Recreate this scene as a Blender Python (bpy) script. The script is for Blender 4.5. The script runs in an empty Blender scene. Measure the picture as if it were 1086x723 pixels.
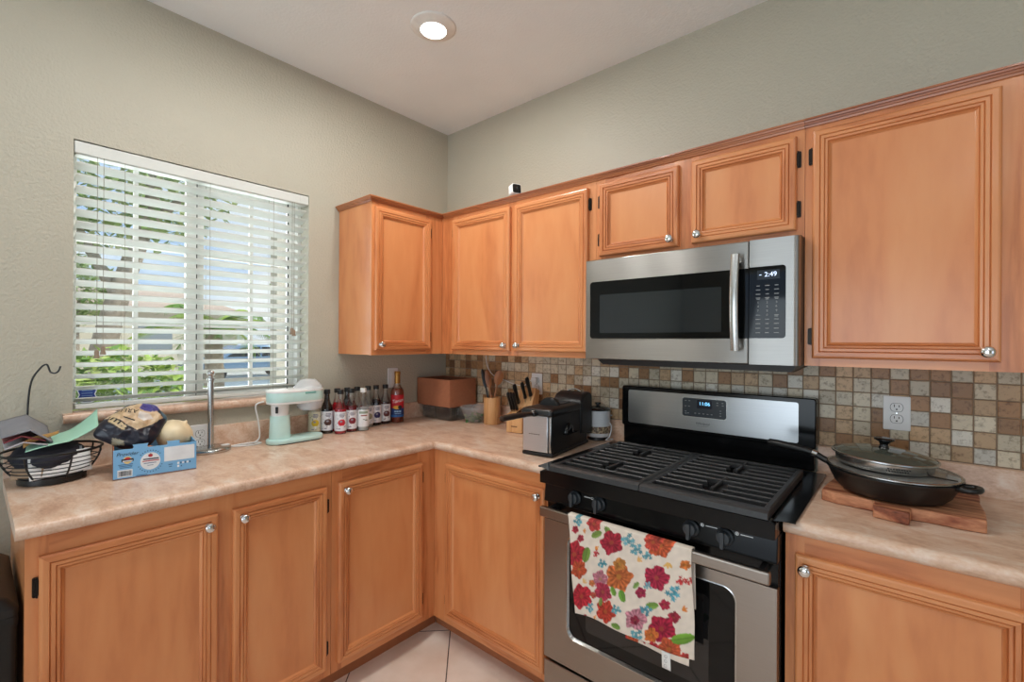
import bpy, bmesh, math, random
from mathutils import Vector, Matrix, noise
R = math.radians
PI = math.pi
random.seed(7)
sc = bpy.context.scene
col = sc.collection

# ------------------------------------------------------------------ camera
cam_d = bpy.data.cameras.new('camera')
cam_d.sensor_width = 36.0
cam_d.sensor_fit = 'HORIZONTAL'
cam_d.lens = 493.36 / 1086 * 36.0
cam_d.clip_start = 0.02
cam = bpy.data.objects.new('camera', cam_d)
col.objects.link(cam)
ya, ro = R(40.5367), R(0.3074)
fw = Vector((-math.sin(ya), math.cos(ya), 0)); rt = Vector((math.cos(ya), math.sin(ya), 0)); up = Vector((0, 0, 1))
r2 = rt * math.cos(ro) + up * math.sin(ro); u2 = up * math.cos(ro) - rt * math.sin(ro)
M4 = Matrix.Identity(4)
for i in range(3):
    M4[i][0], M4[i][1], M4[i][2] = r2[i], u2[i], -fw[i]
M4.translation = (2.3212, -2.0515, 1.3957)
cam.matrix_world = M4
sc.camera = cam

# ------------------------------------------------------------------ world, sun, exposure
sc.view_settings.view_transform = 'Standard'
sc.view_settings.look = 'None'
sc.view_settings.gamma = 1.0
sc.view_settings.use_curve_mapping = False
sc.view_settings.exposure = 0.06
SKY = 1.0
SUN = 2.2
LAMP = 6.3
FILL = 42.0
TILT = 40
w = bpy.data.worlds.new('sky'); sc.world = w; w.use_nodes = True
nt = w.node_tree; nt.nodes.clear()
wo = nt.nodes.new('ShaderNodeOutputWorld'); bg = nt.nodes.new('ShaderNodeBackground')
tc = nt.nodes.new('ShaderNodeTexCoord'); mp = nt.nodes.new('ShaderNodeMapping'); mp.inputs['Scale'].default_value = (2.2, 2.2, 5)
nz = nt.nodes.new('ShaderNodeTexNoise'); nz.inputs['Scale'].default_value = 1.6; nz.inputs['Detail'].default_value = 5
rp = nt.nodes.new('ShaderNodeValToRGB')
rp.color_ramp.elements[0].position = .42; rp.color_ramp.elements[0].color = (.50, .68, .95, 1)
rp.color_ramp.elements[1].position = .62; rp.color_ramp.elements[1].color = (.95, .97, 1, 1)
nt.links.new(tc.outputs['Generated'], mp.inputs['Vector']); nt.links.new(mp.outputs[0], nz.inputs['Vector'])
nt.links.new(nz.outputs[0], rp.inputs[0]); nt.links.new(rp.outputs[0], bg.inputs[0]); nt.links.new(bg.outputs[0], wo.inputs[0])
bg.inputs[1].default_value = SKY


def light(name, kind, loc, power, size=None, size_y=None, rot=(0, 0, 0), color=(1, 1, 1)):
    d = bpy.data.lights.new(name, kind)
    d.energy = power; d.color = color
    if kind == 'AREA':
        d.shape = 'RECTANGLE' if size_y else 'DISK'
        d.size = size
        if size_y: d.size_y = size_y
    o = bpy.data.objects.new(name, d); col.objects.link(o); o.location = loc; o.rotation_euler = rot
    return o


sun = light('sun', 'SUN', (0, 0, 20), SUN, rot=(R(-28), R(40), 0), color=(1, .95, .86)); sun.data.angle = R(1.0)
# unseen fill lamps, added at made-up openings behind the camera and in the right wall
light('fill_rear', 'AREA', (1.9, -4.86, 1.2), FILL, 2.2, 2.0, rot=(R(90 + TILT), 0, 0), color=(.80, .92, 1))
light('fill_side', 'AREA', (4.46, -2.6, 1.25), FILL * .08, 1.6, 1.8, rot=(0, R(90 + TILT), 0), color=(.82, .93, 1))
# daylight through the kitchen window
light('daylight_window', 'AREA', (-.17, -1.365, 1.63), 10.0, .95, .85, rot=(0, R(-90), 0), color=(.93, .97, 1))

# ------------------------------------------------------------------ helpers: objects
ORG = {}


def props(o, label=None, cat=None, group=None, kind=None):
    if label: o['label'] = label
    if cat: o['category'] = cat
    if group: o['group'] = group
    if kind: o['kind'] = kind
    return o


def thing(name, label, cat, loc=(0, 0, 0), group=None):
    o = bpy.data.objects.new(name, None); col.objects.link(o)
    o.empty_display_size = .05
    o.location = loc; ORG[o.name] = Vector(loc)
    return props(o, label, cat, group)


def root_of(o):
    while o.parent: o = o.parent
    return o


class MB:
    """collects geometry (world coordinates unless the thing sits at the origin) for ONE mesh"""
    def __init__(s): s.v = []; s.f = []; s.m = []; s.xf = None
    def add(s, vs, fs, m=0):
        b = len(s.v)
        s.v += [tuple(s.xf @ Vector(v)) if s.xf else tuple(v) for v in vs]
        for k, f in enumerate(fs):
            s.f.append([i + b for i in f]); s.m.append(m if isinstance(m, int) else m[k])
        return s
    def box(s, x0, x1, y0, y1, z0, z1, m=0):
        x0, x1 = min(x0, x1), max(x0, x1); y0, y1 = min(y0, y1), max(y0, y1); z0, z1 = min(z0, z1), max(z0, z1)
        v = [(x, y, z) for z in (z0, z1) for x, y in ((x0, y0), (x1, y0), (x1, y1), (x0, y1))]
        return s.add(v, [(3, 2, 1, 0), (4, 5, 6, 7), (0, 1, 5, 4), (1, 2, 6, 5), (2, 3, 7, 6), (3, 0, 4, 7)], m)
    def prism(s, poly, fn, h0, h1, m=0):
        """poly in 2-D (counter-clockwise seen from +h), fn(a,b,h)->xyz"""
        n = len(poly)
        v = [fn(a, b, h0) for a, b in poly] + [fn(a, b, h1) for a, b in poly]
        f = [list(range(n))[::-1], list(range(n, 2 * n))] + [(i, (i + 1) % n, n + (i + 1) % n, n + i) for i in range(n)]
        return s.add(v, f, m)
    def lathe(s, prof, c=(0, 0, 0), n=32, m=0, cap0=True, cap1=True, a0=0, a1=2 * PI, ax='z'):
        full = abs(a1 - a0 - 2 * PI) < 1e-6
        k = n if full else n + 1
        v = []
        for r, z in prof:
            for i in range(k):
                a = a0 + (a1 - a0) * i / n
                p = (r * math.cos(a), r * math.sin(a), z)
                if ax == '-y': p = (p[0], -p[2], p[1])
                if ax == 'x': p = (p[2], p[0], p[1])
                v.append((c[0] + p[0], c[1] + p[1], c[2] + p[2]))
        f = []
        for j in range(len(prof) - 1):
            for i in range(n):
                i2 = (i + 1) % k
                f.append((j * k + i, j * k + i2, (j + 1) * k + i2, (j + 1) * k + i))
        if full and cap0: f.append(list(range(k))[::-1])
        if full and cap1: f.append([(len(prof) - 1) * k + i for i in range(k)])
        return s.add(v, f, m)
    def tube(s, path, r, n=8, closed=False, m=0, caps=True):
        P = [Vector(p) for p in path]; N = len(P)
        rr = r if isinstance(r, (list, tuple)) else [r] * N
        T = []
        for i in range(N):
            a = P[(i - 1) % N] if (closed or i > 0) else P[i]
            b = P[(i + 1) % N] if (closed or i < N - 1) else P[i]
            T.append((b - a).normalized())
        ref = Vector((0, 0, 1)) if abs(T[0].z) < .9 else Vector((1, 0, 0))
        U = (ref - T[0] * ref.dot(T[0])).normalized()
        v = []
        for i in range(N):
            U = (U - T[i] * U.dot(T[i])).normalized(); W = T[i].cross(U)
            for k in range(n):
                a = 2 * PI * k / n
                v.append(P[i] + (U * math.cos(a) + W * math.sin(a)) * rr[i])
        f = []
        for i in range(N if closed else N - 1):
            j = (i + 1) % N
            for k in range(n):
                k2 = (k + 1) % n
                f.append((i * n + k, i * n + k2, j * n + k2, j * n + k))
        if not closed and caps:
            f.append(list(range(n))[::-1]); f.append([(N - 1) * n + k for k in range(n)])
        return s.add(v, f, m)
    def ball(s, c, r, n=20, k=12, m=0, sc_=(1, 1, 1), fn=None):
        v = []; f = []
        for j in range(k + 1):
            t = PI * j / k
            for i in range(n):
                a = 2 * PI * i / n
                d = Vector((math.sin(t) * math.cos(a), math.sin(t) * math.sin(a), math.cos(t)))
                q = r * (fn(d) if fn else 1)
                v.append((c[0] + d.x * q * sc_[0], c[1] + d.y * q * sc_[1], c[2] + d.z * q * sc_[2]))
        for j in range(k):
            for i in range(n):
                i2 = (i + 1) % n
                if j == 0: f.append((j * n + i, (j + 1) * n + i, (j + 1) * n + i2))
                elif j == k - 1: f.append((j * n + i, (j + 1) * n + i, j * n + i2))
                else: f.append((j * n + i, (j + 1) * n + i, (j + 1) * n + i2, j * n + i2))
        return s.add(v, f, m)
    def grid(s, fn, nu, nv, m=0, flip=False):
        v = [fn(i / nu, j / nv) for j in range(nv + 1) for i in range(nu + 1)]
        f = []
        for j in range(nv):
            for i in range(nu):
                a = j * (nu + 1) + i
                q = (a, a + 1, a + nu + 2, a + nu + 1)
                f.append(q[::-1] if flip else q)
        return s.add(v, f, m)
    def sweep(s, prof, stations, m=0, caps=True):
        """prof: [(o,z)] closed outline; stations: [(x,y,vx,vy)] -> point (x+o*vx, y+o*vy, z)"""
        n = len(prof); v = []
        for x, y, vx, vy in stations:
            v += [(x + o * vx, y + o * vy, z) for o, z in prof]
        f = []
        for j in range(len(stations) - 1):
            for i in range(n):
                i2 = (i + 1) % n
                f.append((j * n + i, (j + 1) * n + i, (j + 1) * n + i2, j * n + i2))
        if caps: f.append(list(range(n))); f.append([(len(stations) - 1) * n + i for i in range(n)][::-1])
        return s.add(v, f, m)
    def text(s, body, size, o, r, u, align='CENTER', m=0, shear=0.0, fn=None, spacing=1.0):
        c = bpy.data.curves.new('t', 'FONT'); c.body = body; c.size = size; c.align_x = align; c.align_y = 'CENTER'; c.shear = shear
        c.space_character = spacing
        t = bpy.data.objects.new('t', c); col.objects.link(t)
        bpy.context.view_layer.update()
        me = bpy.data.meshes.new_from_object(t)
        o = Vector(o); r = Vector(r); u = Vector(u)
        vs = [(fn(p.co.x, p.co.y) if fn else o + r * p.co.x + u * p.co.y) for p in me.vertices]
        fs = [list(p.vertices) for p in me.polygons]
        bpy.data.objects.remove(t); bpy.data.curves.remove(c); bpy.data.meshes.remove(me)
        return s.add(vs, fs, m)


def obj(name, mb, mat, parent=None, bevel=0, seg=2, smooth=40, label=None, loc=None, sub=0, cols=None):
    off = Vector((0, 0, 0))
    if parent is not None:
        off = ORG.get(root_of(parent).name, Vector((0, 0, 0)))
    elif loc is not None:
        off = Vector(loc)
    me = bpy.data.meshes.new(name)
    me.from_pydata([(v[0] - off[0], v[1] - off[1], v[2] - off[2]) for v in mb.v], [], mb.f)
    mats = mat if isinstance(mat, (list, tuple)) else [mat]
    for m in mats: me.materials.append(m)
    if len(mats) > 1: me.polygons.foreach_set('material_index', mb.m)
    if cols:
        ca = me.color_attributes.new('paint', 'FLOAT_COLOR', 'POINT')
        for i, c in enumerate(cols): ca.data[i].color = (c[0], c[1], c[2], 1)
    me.validate(); me.update()
    if smooth:
        me.polygons.foreach_set('use_smooth', [True] * len(me.polygons))
        me.set_sharp_from_angle(angle=R(smooth))
    o = bpy.data.objects.new(name, me); col.objects.link(o)
    if parent is not None: o.parent = parent
    elif loc is not None: o.location = loc; ORG[o.name] = Vector(loc)
    if bevel:
        b = o.modifiers.new('bevel', 'BEVEL'); b.width = bevel; b.segments = seg; b.limit_method = 'ANGLE'; b.angle_limit = R(45)
    if sub:
        d = o.modifiers.new('sub', 'SUBSURF'); d.levels = sub; d.render_levels = sub
    if label: o['label'] = label
    return o


def struct(name, mb, mat, **k):
    o = obj(name, mb, mat, **k)
    if o.parent is None: o['kind'] = 'structure'
    return o


def dup(root, loc, rz, label, group=None):
    r = root.copy(); col.objects.link(r); r.location = loc; r.rotation_euler = (0, 0, rz)
    props(r, label, None, group)
    for ch in list(root.children):
        c = ch.copy(); col.objects.link(c); c.parent = r
        for g in list(ch.children):
            d = g.copy(); col.objects.link(d); d.parent = c
    return r


def rrect(x0, x1, y0, y1, r, n=6):
    p = []
    for cx, cy, a in ((x1 - r, y0 + r, -90), (x1 - r, y1 - r, 0), (x0 + r, y1 - r, 90), (x0 + r, y0 + r, 180)):
        for i in range(n + 1):
            t = R(a + 90 * i / n); p.append((cx + r * math.cos(t), cy + r * math.sin(t)))
    return p


def smoothpath(pts, n=6):
    P = [Vector(p) for p in pts]; out = []
    for i in range(len(P) - 1):
        p0 = P[max(i - 1, 0)]; p1 = P[i]; p2 = P[i + 1]; p3 = P[min(i + 2, len(P) - 1)]
        for k in range(n):
            t = k / n
            out.append(.5 * ((2 * p1) + (p2 - p0) * t + (2 * p0 - 5 * p1 + 4 * p2 - p3) * t * t + (3 * p1 - p0 - 3 * p2 + p3) * t ** 3))
    out.append(P[-1])
    return out


BK = lambda d: (lambda a, b, h: (a, -(d + h), b))       # plane facing -y at depth d: a=x, b=z, h=outward
LF = lambda d: (lambda a, b, h: (d + h, a, b))          # plane facing +x

# ------------------------------------------------------------------ helpers: materials
def srgb(r, g, b):
    return tuple(((c / 255) / 12.92 if c / 255 <= .04045 else ((c / 255 + .055) / 1.055) ** 2.4) for c in (r, g, b)) + (1,)


def newmat(name):
    m = bpy.data.materials.new(name); m.use_nodes = True
    n = m.node_tree.nodes; l = m.node_tree.links
    return m, n, l, n['Principled BSDF']


def pm(name, c, rough=.5, metal=0., var=.06, nscale=30., bump=0., bscale=200., spec=.5, aniso=0., emit=None, estr=0., coat=0., stretch=None):
    """principled material with a procedural noise in colour (and bump)"""
    m, n, l, b = newmat(name)
    c = srgb(*c)
    t = n.new('ShaderNodeTexCoord'); mpp = n.new('ShaderNodeMapping'); l.new(t.outputs['Object'], mpp.inputs['Vector'])
    if stretch: mpp.inputs['Scale'].default_value = stretch
    z = n.new('ShaderNodeTexNoise'); z.inputs['Scale'].default_value = nscale; z.inputs['Detail'].default_value = 4
    l.new(mpp.outputs[0], z.inputs['Vector'])
    r = n.new('ShaderNodeValToRGB')
    r.color_ramp.elements[0].position = .3; r.color_ramp.elements[1].position = .7
    r.color_ramp.elements[0].color = tuple(max(0, x * (1 - var)) for x in c[:3]) + (1,)
    r.color_ramp.elements[1].color = tuple(min(1, x * (1 + var)) for x in c[:3]) + (1,)
    l.new(z.outputs[0], r.inputs[0]); l.new(r.outputs[0], b.inputs['Base Color'])
    b.inputs['Roughness'].default_value = rough; b.inputs['Metallic'].default_value = metal
    b.inputs['Specular IOR Level'].default_value = spec
    if aniso:
        b.inputs['Anisotropic'].default_value = aniso; b.inputs['Anisotropic Rotation'].default_value = .25
        tg_ = n.new('ShaderNodeTangent'); tg_.direction_type = 'RADIAL'; tg_.axis = 'Z'; l.new(tg_.outputs[0], b.inputs['Tangent'])
    if coat:
        b.inputs['Coat Weight'].default_value = coat; b.inputs['Coat Roughness'].default_value = .08
    if bump:
        z2 = n.new('ShaderNodeTexNoise'); z2.inputs['Scale'].default_value = bscale; z2.inputs['Detail'].default_value = 3
        l.new(mpp.outputs[0], z2.inputs['Vector'])
        bp = n.new('ShaderNodeBump'); bp.inputs['Strength'].default_value = bump; bp.inputs['Distance'].default_value = .004
        l.new(z2.outputs[0], bp.inputs['Height']); l.new(bp.outputs[0], b.inputs['Normal'])
    if emit:
        b.inputs['Emission Color'].default_value = srgb(*emit); b.inputs['Emission Strength'].default_value = estr
    return m


def wood(name, scale, dark, mid, lite, rough=.36, coat=.35):
    m, n, l, b = newmat(name)
    t = n.new('ShaderNodeTexCoord'); mpp = n.new('ShaderNodeMapping'); mpp.inputs['Scale'].default_value = scale
    oi = n.new('ShaderNodeObjectInfo'); vm = n.new('ShaderNodeVectorMath'); vm.operation = 'SCALE'
    cb = n.new('ShaderNodeCombineXYZ')
    for i in range(3): l.new(oi.outputs['Random'], cb.inputs[i])
    l.new(cb.outputs[0], vm.inputs[0]); vm.inputs['Scale'].default_value = 23.0
    ad = n.new('ShaderNodeVectorMath'); ad.operation = 'ADD'
    l.new(t.outputs['Object'], ad.inputs[0]); l.new(vm.outputs[0], ad.inputs[1])
    l.new(ad.outputs[0], mpp.inputs['Vector'])
    z = n.new('ShaderNodeTexNoise'); z.inputs['Scale'].default_value = 1.0; z.inputs['Detail'].default_value = 3; z.inputs['Distortion'].default_value = .9
    l.new(mpp.outputs[0], z.inputs['Vector'])
    # growth rings: bands cut out of the slow noise
    mu = n.new('ShaderNodeMath'); mu.operation = 'MULTIPLY'; mu.inputs[1].default_value = 26.0; l.new(z.outputs[0], mu.inputs[0])
    sn = n.new('ShaderNodeMath'); sn.operation = 'SINE'; l.new(mu.outputs[0], sn.inputs[0])
    fine = n.new('ShaderNodeTexNoise'); fine.inputs['Scale'].default_value = 9.0; fine.inputs['Detail'].default_value = 5
    l.new(mpp.outputs[0], fine.inputs['Vector'])
    mx = n.new('ShaderNodeMath'); mx.operation = 'MULTIPLY_ADD'; l.new(sn.outputs[0], mx.inputs[0]); mx.inputs[1].default_value = .055; l.new(z.outputs[0], mx.inputs[2])
    mx2 = n.new('ShaderNodeMath'); mx2.operation = 'MULTIPLY_ADD'; l.new(fine.outputs[0], mx2.inputs[0]); mx2.inputs[1].default_value = .35; l.new(mx.outputs[0], mx2.inputs[2])
    r = n.new('ShaderNodeValToRGB'); e = r.color_ramp.elements
    e[0].position = .42; e[0].color = srgb(*dark); e[1].position = .88; e[1].color = srgb(*lite)
    k = e.new(.60); k.color = srgb(*mid)
    l.new(mx2.outputs[0], r.inputs[0]); l.new(r.outputs[0], b.inputs['Base Color'])
    b.inputs['Roughness'].default_value = rough; b.inputs['Coat Weight'].default_value = coat; b.inputs['Coat Roughness'].default_value = .17
    return m


def glassy(name, tint=(1, 1, 1), gloss=.10, rough=.02):
    m, n, l, b = newmat(name); n.remove(b); out = n['Material Output']
    tr = n.new('ShaderNodeBsdfTransparent'); tr.inputs[0].default_value = tint + (1,)
    gl = n.new('ShaderNodeBsdfGlossy'); gl.inputs['Roughness'].default_value = rough
    fr = n.new('ShaderNodeLayerWeight'); fr.inputs[0].default_value = .35
    sc_ = n.new('ShaderNodeMath'); sc_.operation = 'MULTIPLY_ADD'; sc_.inputs[1].default_value = .6; sc_.inputs[2].default_value = gloss * .4
    l.new(fr.outputs['Fresnel'], sc_.inputs[0])
    mxs = n.new('ShaderNodeMixShader'); l.new(sc_.outputs[0], mxs.inputs[0]); l.new(tr.outputs[0], mxs.inputs[1]); l.new(gl.outputs[0], mxs.inputs[2])
    l.new(mxs.outputs[0], out.inputs[0])
    return m


def vcol(name, rough=.6, bump=0., bscale=300., spec=.3):
    m, n, l, b = newmat(name)
    a = n.new('ShaderNodeVertexColor'); a.layer_name = 'paint'
    t = n.new('ShaderNodeTexCoord'); z = n.new('ShaderNodeTexNoise'); z.inputs['Scale'].default_value = bscale; z.inputs['Detail'].default_value = 3
    l.new(t.outputs['Object'], z.inputs['Vector'])
    l.new(a.outputs[0], b.inputs['Base Color'])
    b.inputs['Roughness'].default_value = rough; b.inputs['Specular IOR Level'].default_value = spec
    if bump:
        bp = n.new('ShaderNodeBump'); bp.inputs['Strength'].default_value = bump; bp.inputs['Distance'].default_value = .002
        l.new(z.outputs[0], bp.inputs['Height']); l.new(bp.outputs[0], b.inputs['Normal'])
    return m


M = {}
M['wall'] = pm('wall_paint', (184, 179, 162), .42, var=.02, nscale=4, bump=.75, bscale=100)
M['ceiling'] = pm('ceiling_paint', (236, 241, 242), .6, var=.02, nscale=4, bump=.35, bscale=90)
WD, WM, WL = (172, 96, 52), (208, 130, 78), (219, 147, 93)
M['maple_v'] = wood('maple_upright_grain', (9, 9, .9), WD, WM, WL)
M['maple_h'] = wood('maple_level_grain', (.9, .9, 9), WD, WM, WL)
M['panel'] = wood('maple_panel', (3.6, 3.6, .8), (197, 118, 69), (214, 137, 84), (222, 150, 96))
M['toe'] = pm('toe_kick', (168, 104, 66), .6)
M['crown'] = wood('maple_crown', (.9, .9, 30), (128, 66, 36), (162, 94, 56), (186, 118, 72))
M['steel'] = pm('brushed_steel', (166, 164, 160), .33, 1., var=.05, nscale=6, stretch=(1, 1, 90), aniso=.95)
M['steel_plain'] = pm('plain_steel', (196, 196, 194), .25, 1., var=.03)
M['chrome'] = pm('chrome', (225, 225, 225), .06, 1., var=.02)
M['black_enamel'] = pm('black_enamel', (12, 12, 13), .16, var=.1, spec=.28)
M['black_plastic'] = pm('black_plastic', (20, 20, 21), .38, var=.15)
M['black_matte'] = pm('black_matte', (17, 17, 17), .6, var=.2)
M['iron'] = pm('cast_iron', (44, 44, 45), .42, var=.2, nscale=120, bump=.2, bscale=400)
M['bronze'] = pm('dark_bronze', (38, 30, 24), .4, .6, var=.2)
M['black_glass'] = pm('black_glass', (9, 10, 11), .05, var=.1, spec=.3)
M['dark_glass'] = pm('smoked_glass', (28, 34, 38), .06, var=.1, spec=.7)
M['vinyl'] = pm('white_vinyl', (236, 236, 232), .4, var=.02)
M['blind'] = pm('white_blind', (214, 217, 211), .42, var=.02)
M['cordm'] = pm('blind_cord', (150, 143, 128), .8)
M['white_plastic'] = pm('white_plastic', (236, 236, 234), .35, var=.02)
M['glass'] = glassy('clear_glass', (1, 1, 1), .10)
M['pane'] = glassy('window_glass', (.97, .99, .98), .05)
M['clear_plastic'] = glassy('clear_plastic', (.90, .92, .93), .22, .12)
M['mint'] = pm('mint_plastic', (198, 232, 226), .32, var=.03)
M['paper'] = pm('white_paper', (232, 231, 228), .7, var=.03)
M['print_dark'] = pm('dark_print', (38, 40, 52), .6)
M['print_white'] = pm('white_print', (225, 228, 230), .6)
M['kraft'] = pm('brown_cardboard', (166, 104, 72), .75, var=.06, nscale=60)
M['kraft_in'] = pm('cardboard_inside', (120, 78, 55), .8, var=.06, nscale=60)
M['bamboo'] = wood('bamboo', (30, 30, 2), (190, 130, 78), (214, 158, 102), (226, 176, 122), .45)
M['spoonwood'] = wood('spoon_wood', (20, 20, 3), (112, 66, 38), (150, 92, 54), (180, 120, 74), .5)

# laminate
m, n, l, b = newmat('stone_laminate')
t = n.new('ShaderNodeTexCoord')
z1 = n.new('ShaderNodeTexNoise'); z1.inputs['Scale'].default_value = 14; z1.inputs['Detail'].default_value = 8; z1.inputs['Roughness'].default_value = .65; z1.inputs['Distortion'].default_value = .6
z2 = n.new('ShaderNodeTexNoise'); z2.inputs['Scale'].default_value = 120; z2.inputs['Detail'].default_value = 4
mp_ = n.new('ShaderNodeMapping'); mp_.inputs['Scale'].default_value = (.7, 1.4, 1.4); l.new(t.outputs['Object'], mp_.inputs[0])
l.new(mp_.outputs[0], z1.inputs['Vector']); l.new(mp_.outputs[0], z2.inputs['Vector'])
ma = n.new('ShaderNodeMath'); ma.operation = 'MULTIPLY_ADD'; ma.inputs[1].default_value = .35; l.new(z2.outputs[0], ma.inputs[0]); l.new(z1.outputs[0], ma.inputs[2])
r = n.new('ShaderNodeValToRGB'); e = r.color_ramp.elements
e[0].position = .45; e[0].color = srgb(190, 148, 122); e[1].position = .92; e[1].color = srgb(232, 214, 198); k = e.new(.66); k.color = srgb(217, 182, 156)
l.new(ma.outputs[0], r.inputs[0]); l.new(r.outputs[0], b.inputs['Base Color']); b.inputs['Roughness'].default_value = .30
M['laminate'] = m

# travertine wall tile: tint per tile, pits and veins from noise
m, n, l, b = newmat('travertine_tile')
a = n.new('ShaderNodeVertexColor'); a.layer_name = 'paint'
t = n.new('ShaderNodeTexCoord')
z1 = n.new('ShaderNodeTexNoise'); z1.inputs['Scale'].default_value = 70; z1.inputs['Detail'].default_value = 6; z1.inputs['Roughness'].default_value = .7
l.new(t.outputs['Object'], z1.inputs['Vector'])
r = n.new('ShaderNodeValToRGB'); e = r.color_ramp.elements
e[0].position = .33; e[0].color = (.42, .36, .30, 1); e[1].position = .50; e[1].color = (1, 1, 1, 1)
l.new(z1.outputs[0], r.inputs[0])
mx = n.new('ShaderNodeMix'); mx.data_type = 'RGBA'; mx.blend_type = 'MULTIPLY'; mx.inputs[0].default_value = .85
l.new(a.outputs[0], mx.inputs[6]); l.new(r.outputs[0], mx.inputs[7]); l.new(mx.outputs[2], b.inputs['Base Color'])
b.inputs['Roughness'].default_value = .42
bp = n.new('ShaderNodeBump'); bp.inputs['Strength'].default_value = .25; bp.inputs['Distance'].default_value = .002
l.new(z1.outputs[0], bp.inputs['Height']); l.new(bp.outputs[0], b.inputs['Normal'])
M['tile'] = m
M['grout'] = pm('tile_grout', (146, 126, 106), .9, var=.1, nscale=200)

# floor: diagonal tile
m, n, l, b = newmat('floor_tile')
t = n.new('ShaderNodeTexCoord'); sp = n.new('ShaderNodeSeparateXYZ'); l.new(t.outputs['Object'], sp.inputs[0])
def mth(op, a_, b_=None, c_=None):
    q = n.new('ShaderNodeMath'); q.operation = op
    for i, v in enumerate((a_, b_, c_)):
        if v is None: continue
        if isinstance(v, (int, float)): q.inputs[i].default_value = v
        else: l.new(v, q.inputs[i])
    return q.outputs[0]
P_ = .5756
s1 = mth('ADD', mth('DIVIDE', mth('SUBTRACT', mth('ADD', sp.outputs[0], sp.outputs[1]), .108), P_), 100)
s2 = mth('ADD', mth('DIVIDE', mth('ADD', mth('SUBTRACT', sp.outputs[1], sp.outputs[0]), 1.177), P_), 100)
f1 = mth('ABSOLUTE', mth('SUBTRACT', mth('FRACT', s1), .5)); f2 = mth('ABSOLUTE', mth('SUBTRACT', mth('FRACT', s2), .5))
gr = mth('GREATER_THAN', mth('MAXIMUM', f1, f2), .5 - .006)
cbx = n.new('ShaderNodeCombineXYZ'); l.new(mth('FLOOR', s1), cbx.inputs[0]); l.new(mth('FLOOR', s2), cbx.inputs[1])
wn = n.new('ShaderNodeTexWhiteNoise'); l.new(cbx.outputs[0], wn.inputs['Vector'])
z1 = n.new('ShaderNodeTexNoise'); z1.inputs['Scale'].default_value = 6; z1.inputs['Detail'].default_value = 6; l.new(t.outputs['Object'], z1.inputs['Vector'])
mv = mth('MULTIPLY_ADD', wn.outputs['Value'], .12, z1.outputs[0])
r = n.new('ShaderNodeValToRGB'); e = r.color_ramp.elements
e[0].position = .35; e[0].color = srgb(222, 200, 182); e[1].position = .75; e[1].color = srgb(240, 224, 210)
l.new(mv, r.inputs[0])
mx = n.new('ShaderNodeMix'); mx.data_type = 'RGBA'; l.new(gr, mx.inputs[0]); l.new(r.outputs[0], mx.inputs[6]); mx.inputs[7].default_value = srgb(70, 58, 50)
l.new(mx.outputs[2], b.inputs['Base Color']); b.inputs['Roughness'].default_value = .4
M['floor'] = m

# ------------------------------------------------------------------ room shell
H = 2.748
XR, YF = 4.5, -4.9
WY0, WY1, WZ0, WZ1 = -1.803, -.929, 1.088, 2.126
fl = MB().box(-.16, XR + .16, YF - .16, .16, -.12, 0); struct('floor', fl, M['floor'], smooth=0)
ce = MB().box(-.16, XR + .16, YF - .16, .16, H, H + .15); struct('ceiling', ce, M['ceiling'], smooth=0)
wl = MB()
wl.box(-.16, 0, YF - .16, WY0, 0, H).box(-.16, 0, WY1, 0, 0, H).box(-.16, 0, WY0, WY1, 0, WZ0).box(-.16, 0, WY0, WY1, WZ1, H)
struct('wall_left', wl, M['wall'], smooth=0)
struct('wall_back', MB().box(-.16, XR + .16, 0, .16, 0, H), M['wall'], smooth=0)
wr = MB(); wr.box(XR, XR + .16, YF, -3.5, 0, H).box(XR, XR + .16, -1.7, 0, 0, H).box(XR, XR + .16, -3.5, -1.7, 2.2, H).box(XR, XR + .16, -3.5, -1.7, 0, .3)
struct('wall_right', wr, M['wall'], smooth=0)
wf = MB(); wf.box(0, .7, YF - .16, YF, 0, H).box(3.1, XR, YF - .16, YF, 0, H).box(.7, 3.1, YF - .16, YF, 2.25, H)  # opening invented for the rear fill lamp and sky light
struct('wall_front', wf, M['wall'], smooth=0)

# ------------------------------------------------------------------ window
XO = -.115                                      # plane of the sash
wn_ = MB()
def frame_rect(mb, fn, a0, a1, b0, b1, wd, h0, h1):
    for A in ((a0, a1, b0, b0 + wd), (a0, a1, b1 - wd, b1), (a0, a0 + wd, b0 + wd, b1 - wd), (a1 - wd, a1, b0 + wd, b1 - wd)):
        mb.prism([(A[0], A[2]), (A[1], A[2]), (A[1], A[3]), (A[0], A[3])], fn, h0, h1)
frame_rect(wn_, LF(0), WY0 + .001, WY1 - .001, 1.125, WZ1 - .001, .017, -.159, -.085)
win = struct('window_1', wn_, M['vinyl'], bevel=.002)
obj('meeting_stile', MB().box(-.122, -.098, -1.430, -1.391, 1.142, WZ1 - .018), M['vinyl'], win, bevel=.002)
obj('dark_strip', MB().box(-.126, -.112, -1.391, -1.384, 1.142, WZ1 - .018), M['black_matte'], win)  # black strip drawn in for the shade in the gap between stiles
sash = MB(); frame_rect(sash, LF(0), -1.384, WY1 - .018, 1.142, WZ1 - .018, .030, -.152, -.126)
obj('sash', sash, M['vinyl'], win, bevel=.002)
obj('dark_strip', MB().box(-.126, -.122, WY1 - .052, WY1 - .047, 1.142, WZ1 - .018), M['black_matte'], win)  # black strip drawn along the sash edge
mu_ = MB()
for y, x in ((-1.603, -.11), (-1.15, -.14)):
    mu_.box(x - .006, x + .006, y - .008, y + .008, 1.145, 2.105)
for z in (1.456, 1.777):
    mu_.box(-.1148, -.1052, WY0 + .018, -1.43, z - .006, z + .006).box(-.1448, -.1352, -1.355, WY1 - .05, z - .006, z + .006)
obj('muntins', mu_, M['vinyl'], win)
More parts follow.
